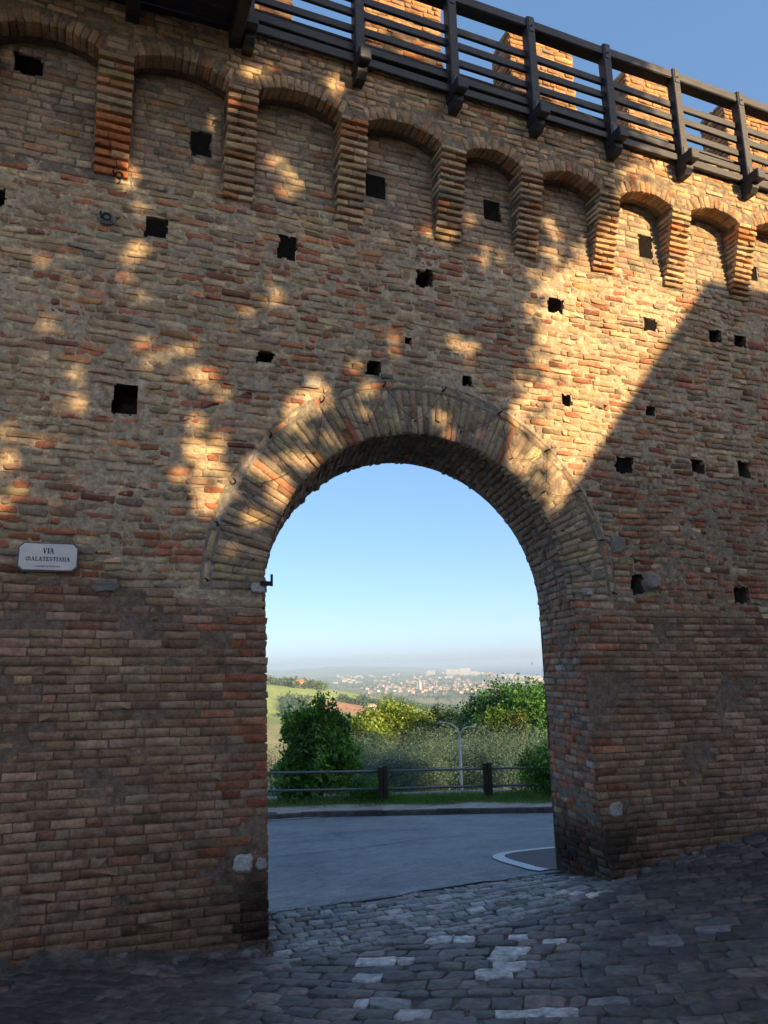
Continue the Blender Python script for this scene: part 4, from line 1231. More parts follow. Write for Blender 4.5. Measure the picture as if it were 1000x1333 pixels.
for x in PX:
    mb = MB(); zt = zr(x, 9.425); zb_ = zr(x, 8.06)
    mb.box(x-0.052, x+0.052, -0.405, -0.280, zb_, zt, ch=0.010)
    po = K(mb.build('post', M_WOOD, walk))
    mb = MB(); mb.box(x-0.030, x+0.030, -0.413, -0.4045, zt-0.20, zt-0.01, ch=0.003); K(mb.build('steel_strap', M_STRAP, po)).matrix_parent_inverse = Matrix.Identity(4)
    mb = MB(); mb.box(x-0.026, x+0.026, -0.413, -0.4045, zb_+0.10, zb_+0.28, ch=0.003); mb.build('steel_strap', M_STRAP, po)
    mb = MB(); mb.tube([(x, -0.4, zt-0.13), (x, -0.424, zt-0.13)], 0.012, 8); mb.build('bolt', M_IRON, po)
    mb = MB(); zj = 8.07-0.04*(x-4.4)
    mb.box(x-0.062, x+0.062, -0.56, 0.6, zj, zj+0.135, ch=0.010)
    K(mb.build('joist', M_WOOD, walk))
    mb = MB()
    mb.prism([(-0.45, zj-0.004), (-0.45, zj-0.06), (-0.40, zj-0.115), (0.2, zj-0.115), (0.2, zj-0.004)], lambda y, z: (x-0.050, y, z), lambda y, z: (x+0.050, y, z))
    K(mb.build('bracket', M_WOOD, walk))
y = -0.27
while y < 0.58:     # deck boards
    board('deck_board', PX[0]-0.02, PX[-1], y, y+0.125, 8.48, 8.515, ch=0.004); y += 0.135
# wider landing at the left, reaching out over the street
zl = 8.17
y = -1.75
while y < -0.22:
    mb = MB(); mb.box(-4.6, 1.13, y, y+0.165, zl+0.14, zl+0.18, ch=0.005); K(mb.build('landing_board', M_WOOD, walk)); y += 0.176
for x in (-3.3, -2.15, -1.0, 0.12, 1.06):
    mb = MB(); mb.box(x-0.06, x+0.06, -1.80, 0.5, zl-0.03, zl+0.135, ch=0.010); K(mb.build('landing_joist', M_WOOD, walk))
for z in (8.22, 8.40, 8.60, 8.79, 8.98):
    mb = MB(); mb.box(1.10, 1.135, -1.80, -0.41, z+0.1, z+0.19, ch=0.005); K(mb.build('landing_slat', M_WOOD, walk))
mb = MB(); mb.box(1.06, 1.20, -1.80, -0.41, 9.42, 9.54, ch=0.01); K(mb.build('landing_rail', M_WOOD, walk))
mb = MB(); mb.box(1.04, 1.15, -1.82, -1.71, 8.1, 9.42, ch=0.01); K(mb.build('landing_post', M_WOOD, walk))

# ================================================================== STREET NAME SIGN
SX, SZ, SWD, SHT = -0.336, 3.181, 0.425, 0.212
sign = tag(empty('street_sign', (SX, -0.06, SZ)), 'white eight-sided stone street name plate fixed to the brick wall', 'sign')
sign.rotation_euler = (0, R_(0.6), 0)
def octo(w, h, c): return [(-w/2+c, -h/2), (w/2-c, -h/2), (w/2, -h/2+c), (w/2, h/2-c), (w/2-c, h/2), (-w/2+c, h/2), (-w/2, h/2-c), (-w/2, -h/2+c)]
mb = MB()
o8 = octo(SWD, SHT, 0.034); i8 = octo(SWD-0.008, SHT-0.008, 0.032)
mb.add([(x, 0.0, z) for x, z in o8]+[(x, -0.022, z) for x, z in o8]+[(x, -0.026, z) for x, z in i8],
       [(k, (k+1) % 8, 8+(k+1) % 8, 8+k) for k in range(8)]+[(8+k, 8+(k+1) % 8, 16+(k+1) % 8, 16+k) for k in range(8)]+[tuple(range(16, 24))])
mb.build('slab', M_MARBLE, sign)
mb = MB(); o9 = octo(SWD+0.022, SHT+0.022, 0.038)
mb.add([(x, 0.055, z) for x, z in o9]+[(x, -0.010, z) for x, z in o9], [(k, (k+1) % 8, 8+(k+1) % 8, 8+k) for k in range(8)]+[tuple(range(8, 16))])
mb.build('metal_backing', simple_mat('sign_backing', (0.10, 0.105, 0.11), rough=0.5, metal=0.5, scale=40), sign)
# lettering in the uncial manner of the plate: heavy stems, thin joins, little slab serifs
def arc_(cx, cz, rx, rz, a0, a1, n=8): return [(cx+rx*math.cos(R_(a)), cz+rz*math.sin(R_(a))) for a in np.linspace(a0, a1, n)]
H_, T_l = 0.20, 0.085
GL = {
 'V': (0.78, [([(0.10, 1), (0.36, 0)], H_), ([(0.68, 1), (0.40, 0)], T_l), ([(0, 1), (0.26, 1)], T_l), ([(0.56, 1), (0.78, 1)], T_l)]),
 'I': (0.36, [([(0.18, 1), (0.18, 0)], H_), ([(0, 1), (0.36, 1)], T_l), ([(0, 0), (0.36, 0)], T_l)]),
 'A': (0.78, [([(0.38, 1), (0.66, 0)], H_), ([(0.36, 1), (0.12, 0)], T_l), ([(0.2, 0.36), (0.56, 0.36)], T_l), ([(0, 0), (0.24, 0)], T_l), ([(0.54, 0), (0.80, 0)], T_l), ([(0.2, 1), (0.46, 1)], T_l)]),
 'L': (0.62, [([(0.16, 1), (0.16, 0)], H_), ([(0, 1), (0.34, 1)], T_l), ([(0, 0), (0.58, 0)], 0.12), ([(0.57, 0), (0.60, 0.28)], T_l)]),
 'T': (0.70, [([(0.35, 1), (0.35, 0)], H_), ([(0, 0.96), (0.70, 0.96)], 0.12), ([(0.03, 0.96), (0.0, 0.74)], T_l), ([(0.67, 0.96), (0.70, 0.74)], T_l), ([(0.18, 0), (0.52, 0)], T_l)]),
 'E': (0.62, [([(0.16, 1), (0.16, 0)], H_), ([(0, 1), (0.56, 0.97)], 0.12), ([(0.16, 0.52), (0.46, 0.52)], T_l), ([(0, 0), (0.58, 0.03)], 0.12), ([(0.56, 0.97), (0.58, 0.76)], T_l), ([(0.58, 0.03), (0.60, 0.25)], T_l)]),
 'S': (0.60, [(arc_(0.3, 0.73, 0.25, 0.25, 20, 230), 0.12), (arc_(0.3, 0.26, 0.26, 0.26, 60, -160), 0.13), ([(0.15, 0.58), (0.46, 0.44)], H_)]),
 'M': (1.05, [(arc_(0.30, 0.46, 0.27, 0.45, 90, 450, 14), 0.14), ([(0.54, 0.88), (0.54, 0)], 0.16), (arc_(0.74, 0.5, 0.24, 0.42, 120, -60, 9), 0.15), ([(0.30, 0.9), (0.66, 0.95)], T_l), ([(0.86, 0.12), (1.0, 0.02)], T_l)]),
 'N': (0.74, [([(0.14, 1), (0.14, 0)], H_), (arc_(0.38, 0.52, 0.24, 0.44, 150, -10, 9), 0.12), ([(0.60, 0.5), (0.58, -0.12)], H_), ([(0.0, 1), (0.22, 1)], T_l), ([(0, 0), (0.28, 0)], T_l), ([(0.58, -0.12), (0.72, -0.2)], T_l)]),
 'C': (0.60, [(arc_(0.33, 0.5, 0.28, 0.48, 50, 310, 12), 0.14)]),
 'O': (0.66, [(arc_(0.33, 0.5, 0.28, 0.48, 0, 360, 16), 0.14)]),
 'U': (0.70, [([(0.14, 1), (0.14, 0.35)], 0.16), (arc_(0.36, 0.35, 0.22, 0.33, 180, 360, 9), 0.12), ([(0.58, 1), (0.58, 0.35)], 0.13)]),
 'D': (0.68, [([(0.16, 1), (0.16, 0)], 0.16), (arc_(0.22, 0.5, 0.38, 0.48, 90, -90, 10), 0.13), ([(0.05, 1), (0.22, 1)], T_l), ([(0.05, 0), (0.22, 0)], T_l)]),
 'G': (0.66, [(arc_(0.33, 0.5, 0.28, 0.48, 50, 340, 13), 0.14), ([(0.36, 0.42), (0.62, 0.42)], T_l)]),
 'R': (0.68, [([(0.16, 1), (0.16, 0)], 0.16), (arc_(0.24, 0.74, 0.28, 0.25, 90, -90, 9), 0.12), ([(0.30, 0.48), (0.64, 0)], 0.14), ([(0.04, 0), (0.28, 0)], T_l)]),
 ' ': (0.40, [])}
def inscription(text, height, width, zc_, first_big=()):
    adv = sum(GL[ch][0]+0.14 for ch in text)-0.14
    kx = width/adv
    x = -width/2; mb = MB(); y1 = -0.0268
    for ci, ch in enumerate(text):
        wd, st = GL[ch]
        big = 1.25 if ci in first_big else 1.0
        for pl, th in st:
            for (a, b), (c, d) in zip(pl[:-1], pl[1:]):
                ax, az, bx, bz = x+a*kx, zc_-height/2+b*height*big, x+c*kx, zc_-height/2+d*height*big
                dx, dz = bx-ax, bz-az; l = math.hypot(dx, dz)
                if l < 1e-7: continue
                t = th*height*0.5*1.2*(0.78 if kx < height*0.8 else 0.9)
                ex, ez = dx/l*t*0.4, dz/l*t*0.4
                nx, nz = -dz/l*t, dx/l*t
                P4 = [(ax-ex+nx, az-ez+nz), (ax-ex-nx, az-ez-nz), (bx+ex-nx, bz+ez-nz), (bx+ex+nx, bz+ez+nz)]
                mb.prism(P4, lambda u, v: (u, y1+0.0012, v), lambda u, v: (u, y1-0.0006, v))
        x += (wd+0.14)*kx
    mb.build('lettering', M_INK, sign)
inscription('VIA', 0.040, 0.078, SHT*0.5-0.27*SHT)
inscription('MALATESTIANA', 0.030, 0.322, SHT*0.5-0.575*SHT)
inscription('COMUNE DI GRADARA', 0.011, 0.186, SHT*0.5-0.855*SHT, (0, 10))

# ================================================================== IRONWORK AND WIRES ON THE WALL
def rpt(t, r, w=0.03):
    X = ringmap(np.array([[t, r, w]]))[0]; return tuple(X)
HK = [0.03, 0.27, 0.47, 0.74, 1.05, 1.37, 1.68, 1.99, 2.30, 2.56, 2.83, 3.10]
wire = tag(empty('zigzag_wire', (ACX, -0.03, ACZ+1)), 'thin dark wire zigzagging between iron hooks around the gate arch', 'wire')
Tz = Matrix.Translation(-Vector(wire.location))
pts = []
for i, t in enumerate(HK):
    h = rpt(t, 2.10, 0.035); pts.append(h)
    mb = MB()
    mb.tube([rpt(t, 2.10, -0.02), rpt(t, 2.10, 0.045), rpt(t+0.006, 2.12, 0.058), rpt(t+0.006, 2.135, 0.046)], [0.009, 0.009, 0.007, 0.006], 6)
    mb.build('hook', M_IRON, wire).matrix_parent_inverse = Tz
    if i < len(HK)-1:
        tm = (t+HK[i+1])/2
        m_ = rpt(tm+rng.normal(0, 0.03), 1.74+rng.normal(0, 0.03), 0.03); pts.append(m_)
        mb = MB(); mb.tube([(m_[0], 0.02, m_[2]), (m_[0], m_[1]-0.008, m_[2])], 0.008, 6)
        mb.build('nail', M_IRON, wire).matrix_parent_inverse = Tz
wp = []
for a, b in zip(pts[:-1], pts[1:]):
    for t in np.linspace(0, 1, 8, endpoint=False):
        sag = 0.05*math.sin(math.pi*t)
        wp.append((a[0]+(b[0]-a[0])*t, a[1]+(b[1]-a[1])*t-0.008, a[2]+(b[2]-a[2])*t-sag))
wp.append(pts[-1])
mb = MB(); mb.tube(wp, 0.0024, 5); mb.build('cable', M_IRON, wire).matrix_parent_inverse = Tz
# pintle at the left springing
pin = tag(empty('iron_pintle', (1.44, -0.03, 3.0)), 'dark iron hinge pin sticking out of the left springing of the arch', 'hinge pin')
mb = MB(); mb.box(-0.06, 0.05, -0.03, 0.03, -0.025, 0.012, ch=0.005); mb.build('strap', M_IRON, pin)
mb = MB(); mb.tube([(0.045, -0.005, -0.03), (0.045, -0.005, 0.075)], 0.012, 8); mb.build('pin', M_IRON, pin)
# iron rings
for k, (x, z, lab) in enumerate(((0.07, 6.72, 'small iron ring hanging at the foot of a red brick corbel'), (-0.02, 6.29, 'small iron ring in a grey mortar patch beside a meshed hole'))):
    r_ = tag(empty('iron_ring', (x, -0.045, z)), lab, 'ring', 'iron rings on the wall')
    mb = MB(); mb.tube([(0.045*math.cos(t)*0.75, 0.02*math.sin(t), 0.045*math.sin(t)-0.02) for t in np.linspace(0, 2*math.pi, 18)], 0.009, 6, caps=False); mb.build('loop', M_IRON, r_)
    mb = MB(); mb.tube([(-0.05, 0.06, 0.01), (-0.05, -0.012, 0.01), (-0.045, -0.02, -0.05)], 0.010, 6); mb.build('staple', M_IRON, r_)
lump('mortar_smear', -0.10, 0.06, 6.22, 6.33, 0.02, (0.22, 0.22, 0.21), wall, Tw, seed=10)

# ================================================================== FENCE AND LAMP
FP = [(-6.0, 13.9), (-2.6, 14.3), (0.8, 14.35), (4.05, 13.85), (7.3, 12.92), (10.14, 12.52), (13.5, 11.6), (16.5, 10.3)]
fence = tag(empty('roadside_fence', (7.3, 12.9, verge_z(7.3, 12.9))), 'roadside fence of dark timber posts and two galvanised pipe rails', 'fence')
Tf = Matrix.Translation(-Vector(fence.location))
FZ = []
for i, (x, y) in enumerate(FP):
    z = verge_z(x, y)
    FZ.append(z)
    a, b = FP[max(i-1, 0)], FP[min(i+1, len(FP)-1)]
    M = Matrix.Translation((x, y, z)) @ Matrix.Rotation(math.atan2(b[1]-a[1], b[0]-a[0]), 4, 'Z')
    for s_, hh in ((-1, 0.90), (1, 0.92)):
        mb = MB(); mb.box(s_*0.062-0.055, s_*0.062+0.055, -0.07, 0.07, -0.3, hh+rng.normal(0, 0.01), M=M, ch=0.010)
        mb.build('post', M_POST, fence).matrix_parent_inverse = Tf
for i in range(len(FP)-1):
    for hz in (0.775, 0.335):
        p = Vector((*FP[i], FZ[i]+hz)); q_ = Vector((*FP[i+1], FZ[i+1]+hz))
        d = (q_-p).normalized()
        mb = MB(); mb.tube([p+d*0.02, q_-d*0.02], 0.034, 10)
        mb.build('rail', M_STEEL, fence, smooth=True).matrix_parent_inverse = Tf

lx, ly = 32*math.sin(R_(25.95)), CAM[1]+32*math.cos(R_(25.95))
lamp = tag(empty('street_lamp', (lx, ly, -5.2)), 'slender grey street lamp with two curved arms beyond the fence', 'street lamp')
rv = Vector((Rv[0], Rv[1], 0))
M_LAMP = simple_mat('lamp_grey_paint', (0.30, 0.325, 0.34), rough=0.45, metal=0.3, scale=15)
mb = MB(); mb.tube([(0, 0, 0), (0, 0, 2.0), (0, 0, 4.62)], [0.07, 0.058, 0.046], 10); mb.build('pole', M_LAMP, lamp, smooth=True)
mb = MB(); mb.tube([Vector((0, 0, 4.5)), Vector((0, 0, 4.75)) - rv*0.04, Vector((0, 0, 4.95)) - rv*0.17, Vector((0, 0, 5.05)) - rv*0.36, Vector((0, 0, 5.08)) - rv*0.50], 0.036, 8); mb.build('arm', M_LAMP, lamp, smooth=True)
mb = MB(); mb.tube([Vector((0, 0, 4.45)), Vector((0, 0, 4.68)) + rv*0.05, Vector((0, 0, 4.84)) + rv*0.17, Vector((0, 0, 4.90)) + rv*0.32], 0.034, 8); mb.build('arm', M_LAMP, lamp, smooth=True)
for s_, o_, z_ in ((-1, 0.66, 5.10), (1, 0.46, 4.90)):
    mb = MB(); n = 10
    V = []
    for u, wv, hv in ((-0.18, 0.03, 0.02), (-0.10, 0.06, 0.035), (0.05, 0.08, 0.045), (0.16, 0.06, 0.03), (0.19, 0.02, 0.01)):
        c_ = rv*(s_*(o_+u))+Vector((0, 0, z_))
        for k in range(n):
            g = 2*math.pi*k/n; V.append(c_+Vector((-rv.y, rv.x, 0))*wv*math.cos(g)+Vector((0, 0, 1))*hv*math.sin(g))
    f = [(i*n+k, i*n+(k+1) % n, (i+1)*n+(k+1) % n, (i+1)*n+k) for i in range(4) for k in range(n)]+[tuple(range(n)), tuple(range(4*n, 5*n))]
    mb.add(V, f); mb.build('lamp_head', M_LAMP, lamp, smooth=True)

# ================================================================== TERRAIN, SEA
def terr_base(r):
    return np.interp(np.log(np.maximum(r, 1)), np.log([1, 15, 19.5, 23, 28, 34, 50, 80, 150, 300, 600, 1000, 2000, 4000, 9000, 60000]),
                     [-2.6, -2.6, -2.4, -2.5, -3.9, -5.2, -8, -14, -28, -55, -85, -104, -120, -126.5, -127, -127])
def coast(az): return np.interp(az, [-180, 12, 20, 23, 25, 27, 29, 32, 36, 60, 110, 180], [60000, 60000, 42000, 24000, 14000, 9800, 7200, 5300, 4800, 5200, 8000, 60000])
def terr(x, y):
    dx, dy = x-CAM[0], y-CAM[1]
    r = np.hypot(dx, dy); az = np.degrees(np.arctan2(dx, dy))
    z = terr_base(r)
    zr_ = np.interp(az, [-60, -20, 8, 12, 14, 16.7, 19.5, 22.3, 25, 28, 31], [-60, -20, -16, -22, -27, -35, -48, -64, -86, -104, -112])
    w = np.where(r < 1300, np.exp(-((r-1300)/430)**2), np.exp(-((r-1300)/330)**2))
    z = z+(zr_-terr_base(1300.0))*w*np.where(az < 31, 1, 0)*np.where(az > -60, 1, 0)
    far = np.exp(-((r-15500)/3800)**2)*np.interp(az, [-60, 8, 13, 17, 20, 22, 24.5, 26], [95, 95, 80, 105, 96, 70, 25, 0])*(0.75+0.5*N1.fbm(az*0.6, r/5000, 3))
    z = z+np.where(az < 26, far, 0)
    z = z+(N2.fbm(x/260, y/260, 4)-0.5)*np.interp(r, [30, 200, 1000, 4000, 8000, 60000], [0.4, 5, 9, 5, 3, 0])
    back = np.where(np.abs(az-20) > 100, 1.0, 0.0)
    z = np.where(back > 0, np.interp(r, [0, 60, 300, 3000], [-0.6, -1.5, -10, -90]), z)
    c = coast(az)
    z = np.where(r > c, -127-(r-c)*0.02, z)
    z = np.where(r > 45000, -160, z)
    return z
azs = np.radians(np.concatenate([np.arange(-180, 6, 6.0), np.arange(6, 38, 0.16), np.arange(38, 181, 6.0)]))
rs = np.concatenate([[0.5, 8], np.geomspace(15, 48000, 300)])
A, Rr = np.meshgrid(azs, rs, indexing='ij')
Xt = CAM[0]+Rr*np.sin(A); Yt = CAM[1]+Rr*np.cos(A)
Zt = terr(Xt, Yt)
azd = np.degrees(A)
# land cover: meadows, stubble, ploughed soil in irregular plots
cell = 170.0
cx_ = np.floor((Xt+60*(N1(Xt/150, Yt/150)-0.5))/cell); cy_ = np.floor((Yt*0.6+80*(N2(Xt/200, Yt/200)-0.5))/cell)
hsh = np.modf(np.abs(np.sin(cx_*12.9898+cy_*78.233)*43758.5453))[0]
PALF = np.array([[0.15, 0.22, 0.06], [0.23, 0.26, 0.09], [0.12, 0.17, 0.055], [0.32, 0.29, 0.14], [0.20, 0.23, 0.075], [0.29, 0.28, 0.12]])
ct = PALF[(hsh*5.999).astype(int)]
hillm = (sm((Rr-900)/120)*sm((1500-Rr)/100)*sm((24-azd)/2)*np.where(azd > -60, 1, 0))[..., None]
ct = ct*(1-hillm)+np.array([0.30, 0.37, 0.10])*hillm
brown = (sm((azd-15.6)/0.5)*sm((20.6-azd)/0.6)*sm((Rr-1025)/12)*sm((1112-Rr)/14))[..., None]
ct = ct*(1-brown)+np.array([0.42, 0.22, 0.12])*brown
near = sm((120-Rr)/60)[..., None]
ct = ct*(1-near)+np.array([0.06, 0.08, 0.03])*near
ct *= (0.85+0.3*N3.fbm(Xt/30, Yt/30, 3))[..., None]
ids = np.arange(A.size).reshape(A.shape)
q = np.stack([ids[:-1, :-1], ids[:-1, 1:], ids[1:, 1:], ids[1:, :-1]], -1).reshape(-1, 4)[:, ::-1]
tag(link('terrain', raw_mesh('terrain', np.stack([Xt, Yt, Zt], -1).reshape(-1, 3), polys=q, col=ct.reshape(-1, 3), smooth=True), simple_mat('fields', (1, 1, 1), rough=0.95, scale=0.06, var=0.18, attr=True, spec=0.1)), kind='structure')
m_sea, nt, b = mat_new('sea_water')
b.inputs['Base Color'].default_value = (0.035, 0.085, 0.14, 1); b.inputs['Roughness'].default_value = 0.35
mb = MB(); n = 48
mb.add([(CAM[0]+r*math.sin(2*math.pi*k/n), CAM[1]+r*math.cos(2*math.pi*k/n), -130.0) for r in (3000, 46000) for k in range(n)], [(k, n+k, n+(k+1) % n, (k+1) % n) for k in range(n)])
tag(mb.build('sea', m_sea), kind='structure')

# ================================================================== TREES AND SHRUBS
CLTONE = [None]
def leaves(P, size, asp, col, var=0.22, up=0.0, tone=None):
    """one small diamond-shaped leaf at each point"""
    n = len(P)
    d = rng.normal(0, 1, (n, 3)); d[:, 2] += up; d /= np.linalg.norm(d, axis=1)[:, None]
    t = rng.normal(0, 1, (n, 3)); s = np.cross(d, t); s /= np.linalg.norm(s, axis=1)[:, None]
    L = size*rng.uniform(0.6, 1.4, (n, 1))
    V = np.stack([P-d*L, P+s*L*asp, P+d*L, P-s*L*asp], 1)
    c = np.asarray(col)*rng.normal(1, var, (n, 1))*rng.normal(1, 0.06, (n, 3))
    cell_ = np.floor(P*2.2/max(size*9, 0.3)).astype(int)
    hs = np.modf(np.abs(np.sin(cell_@np.array([12.9898, 78.233, 37.719]))*43758.5453))[0]
    cb = np.floor(P*2.2/max(size*30, 1.0)+0.37).astype(int)
    hb_ = np.modf(np.abs(np.sin(cb@np.array([39.346, 11.135, 83.155]))*24634.6345))[0]
    c = c*(0.62+0.76*hs)[:, None]*(0.68+0.64*hb_)[:, None]*np.stack([0.9+0.2*hs, np.ones(n), 1.05-0.15*hs], -1)
    return V.reshape(-1, 3), np.repeat(np.clip(c, 0.005, 0.6), 4, 0)
def leaf_obj(name, P, size, asp, col, mat, parent, var=0.22, up=0.0):
    V, c = leaves(P, size, asp, col, var, up)
    o = Vector(parent.location) if parent else Vector((0, 0, 0))
    return link(name, raw_mesh(name, V-np.array(o), polys=np.arange(len(V)).reshape(-1, 4), col=c), mat, parent)
def clumps(cen, rad, n_cl, per, spread, shell=0.55, flat=1.0):
    """points in leaf clumps spread through an ellipsoid, more of them near its skin"""
    d = rng.normal(0, 1, (n_cl, 3)); d /= np.linalg.norm(d, axis=1)[:, None]
    rr = shell+(1-shell)*rng.random(n_cl)
    rr[rng.random(n_cl) < 0.3] *= rng.uniform(0.2, 0.9)
    C = np.array(cen)+d*np.array(rad)*rr[:, None]
    sp = spread*rng.uniform(0.6, 1.4, n_cl)
    P = np.repeat(C, per, 0)+rng.normal(0, 1, (n_cl*per, 3))*np.repeat(sp, per)[:, None]*np.array([1, 1, flat])
    return P, C
def trunk_obj(parent, base, C, h, r0, mat=M_BARK, nl=7, crown_c=None):
    o = np.array(parent.location); mb = MB()
    top = np.array(crown_c)-o
    b0 = np.array(base)-o
    mid = b0*0.5+top*0.5+rng.normal(0, 0.08*h/4, 3)
    mb.tube([b0-[0, 0, 0.3], b0+(mid-b0)*0.3, mid, top], [r0*1.25, r0, r0*0.75, r0*0.4], 8)
    for k in rng.choice(len(C), min(nl, len(C)), replace=False):
        e = C[k]-o; s_ = b0+(top-b0)*rng.uniform(0.35, 0.8)
        m_ = (s_+e)/2+np.array([0, 0, 0.08*h/4])
        mb.tube([s_, m_, e], [r0*0.42, r0*0.26, r0*0.08], 5)
    return mb.build('trunk', mat, parent, smooth=True)
def pos(az, r): return CAM[0]+r*math.sin(R_(az)), CAM[1]+r*math.cos(R_(az))
def tree(name, label, cat, az, r, top_el, rad, hz, col, n_cl, per, size, asp, spread, mat=M_LEAF, group=None, blobs=1, var=0.22, trunk_r=0.14, shell=0.5, up=0.0, base_z=None):
    x, y = pos(az, r)
    zb_ = float(terr(np.array(x), np.array(y))) if base_z is None else base_z
    zt = CAM[2]+r*math.tan(R_(top_el))
    root = tag(empty(name, (x, y, zb_)), label, cat, group)
    PP, CC = [], []
    for k in range(blobs):
        if k == 0: c0 = (x, y, zt-hz); rd = (rad, rad, hz)
        else:
            a = rng.uniform(0, 2*math.pi); f_ = rng.uniform(0.45, 0.8)
            c0 = (x+rad*0.62*math.cos(a), y+rad*0.62*math.sin(a), zt-hz*rng.uniform(1.0, 1.7)); rd = (rad*f_, rad*f_, hz*f_)
        P_, C_ = clumps(c0, rd, max(6, int(n_cl*(1 if k == 0 else 0.45))), per, spread, shell)
        PP.append(P_); CC.append(C_)
    P_ = np.concatenate(PP); C_ = np.concatenate(CC)
    leaf_obj('crown', P_, size, asp, col, mat, root, var, up)
    trunk_obj(root, (x, y, zb_), C_, zt-zb_, trunk_r, crown_c=(x, y, zt-hz))
    return root

# big leafy shrub behind the fence
x, y = pos(15.95, 22.3)
shrub = tag(empty('leafy_shrub', (x, y, -1.75)), 'tall dense dark green leafy shrub behind the left fence rails', 'shrub')
PP = []
for c0, rd, ncl in (((x, y, -0.35), (1.05, 0.95, 1.15), 300), ((x-0.15, y, 0.5), (0.75, 0.7, 0.7), 150), ((x-0.72, y+0.1, -0.8), (0.5, 0.6, 0.8), 120), ((x-0.5, y, 0.45), (0.5, 0.5, 0.5), 70), ((x+0.45, y+0.2, 0.3), (0.5, 0.5, 0.5), 70), ((x+0.62, y, -0.35), (0.62, 0.6, 0.75), 130)):
    P_, C_ = clumps(c0, rd, int(ncl*0.8), 20, 0.11, 0.5); PP.append(P_)
for k in range(64):   # upright shoots that break the outline
    a = rng.uniform(-0.95, 0.95); h = 0.85*(1-abs(a+0.12)**2.2)+rng.uniform(-0.15, 0.5)
    t = rng.random(46)
    PP.append(np.stack([x+a+0.12*a*t+rng.normal(0, 0.035, 46), y+rng.uniform(-0.4, 0.4)+rng.normal(0, 0.035, 46), 0.25+h*t*1.05+rng.normal(0, 0.02, 46)], -1))
P_ = np.concatenate(PP)
leaf_obj('crown', P_, 0.075, 0.38, (0.105, 0.235, 0.05), M_LEAF, shrub, 0.35)
trunk_obj(shrub, (x, y, -1.75), C_, 2.5, 0.06, crown_c=(x, y, -0.2), nl=9)
# low bright weeds right of it and laurel at the right
x, y = pos(19.4, 21.3)
bush = tag(empty('weed_bush', (x, y, -1.5)), 'low bright green weed bush between tall shrub and fence post', 'bush')
P_, C_ = clumps((x, y, -1.05), (0.75, 0.5, 0.42), 150, 26, 0.08, 0.4); leaf_obj('foliage', P_, 0.035, 0.5, (0.075, 0.21, 0.03), M_LEAF, bush, 0.25)
x, y = pos(32.2, 22.6)
laurel = tag(empty('laurel_bush', (x, y, -1.9)), 'rounded bright green laurel bush behind the right fence rails', 'bush')
P_, C_ = clumps((x, y, -0.95), (1.15, 0.9, 0.95), 560, 26, 0.09, 0.55); leaf_obj('foliage', P_, 0.036, 0.5, (0.070, 0.200, 0.025), M_LEAF, laurel, 0.3)
trunk_obj(laurel, (x, y, -1.9), C_, 1.5, 0.05, crown_c=(x, y, -1.0))

OLV = [(12.9, 36, -5.6, 2.2), (17.9, 35.5, -5.0, 2.0), (20.9, 34.5, -4.75, 2.2), (23.7, 36, -4.6, 2.1), (27.4, 36.5, -4.35, 2.3), (30.1, 35.5, -4.35, 2.3), (33.0, 37, -4.5, 2.3), (19.6, 42, -4.45, 2.2), (25.6, 42, -4.3, 2.3)]
OL_LAB = ['silvery olive tree beside the left jamb, left of tall shrub', 'olive tree just right of the tall dark shrub', 'olive tree behind the nearest fence post', 'olive tree left of the street lamp pole', 'olive tree just right of the street lamp pole',
          'olive tree above the second fence post', 'olive tree beside the right jamb above the laurel', 'farther olive tree under the yellow-green trees', 'farther olive tree behind the lamp arms']
for (az, r, el, rad), lab in zip(OLV, OL_LAB):
    tree('olive_tree', lab, 'olive tree', az, r, el, rad, 1.75, (0.100, 0.165, 0.122), 340, 64, 0.046, 0.20, 0.24, M_OLIVE, 'olive trees below the road', blobs=3, var=0.30, trunk_r=0.13, shell=0.4)
tree('lime_tree', 'sunlit yellow-green tree in the middle, right of tall shrub', 'tree', 21.2, 62, -2.65, 2.3, 1.9, (0.19, 0.26, 0.04), 260, 30, 0.13, 0.5, 0.30, blobs=3, var=0.25)
tree('lime_tree', 'smaller sunlit yellow-green tree left of the taller one', 'tree', 19.3, 60, -3.3, 1.9, 1.6, (0.17, 0.24, 0.04), 200, 30, 0.13, 0.5, 0.28, blobs=3, var=0.25)
tree('lime_tree', 'sunlit yellow-green tree left of the dark cypress', 'tree', 22.9, 61, -3.35, 1.7, 1.6, (0.18, 0.25, 0.04), 170, 30, 0.13, 0.5, 0.28, blobs=2, var=0.25)
tree('dark_conifer', 'small dark pointed tree in the gap left of the lamp', 'tree', 24.3, 66, -2.85, 0.7, 2.4, (0.055, 0.085, 0.03), 120, 28, 0.12, 0.5, 0.22, blobs=1, var=0.3)
tree('broad_tree', 'dark rounded tree above the left lamp arm', 'tree', 25.4, 58, -3.45, 1.5, 1.2, (0.035, 0.065, 0.025), 170, 28, 0.12, 0.5, 0.26, blobs=2)
tree('broad_tree', 'large dark green tree left of two on the right', 'tree', 28.9, 49, -1.55, 2.2, 2.3, (0.052, 0.140, 0.040), 420, 30, 0.105, 0.5, 0.27, blobs=4, var=0.28)
tree('broad_tree', 'large mid green tree between dark tree and right jamb', 'tree', 31.4, 47, -1.5, 2.3, 2.2, (0.075, 0.185, 0.042), 420, 30, 0.105, 0.5, 0.27, blobs=4, var=0.28)
tree('broad_tree', 'sunlit yellow-topped tree at the right jamb', 'tree', 33.4, 58, -1.15, 2.4, 2.2, (0.13, 0.19, 0.04), 420, 30, 0.12, 0.5, 0.3, blobs=4, var=0.28)
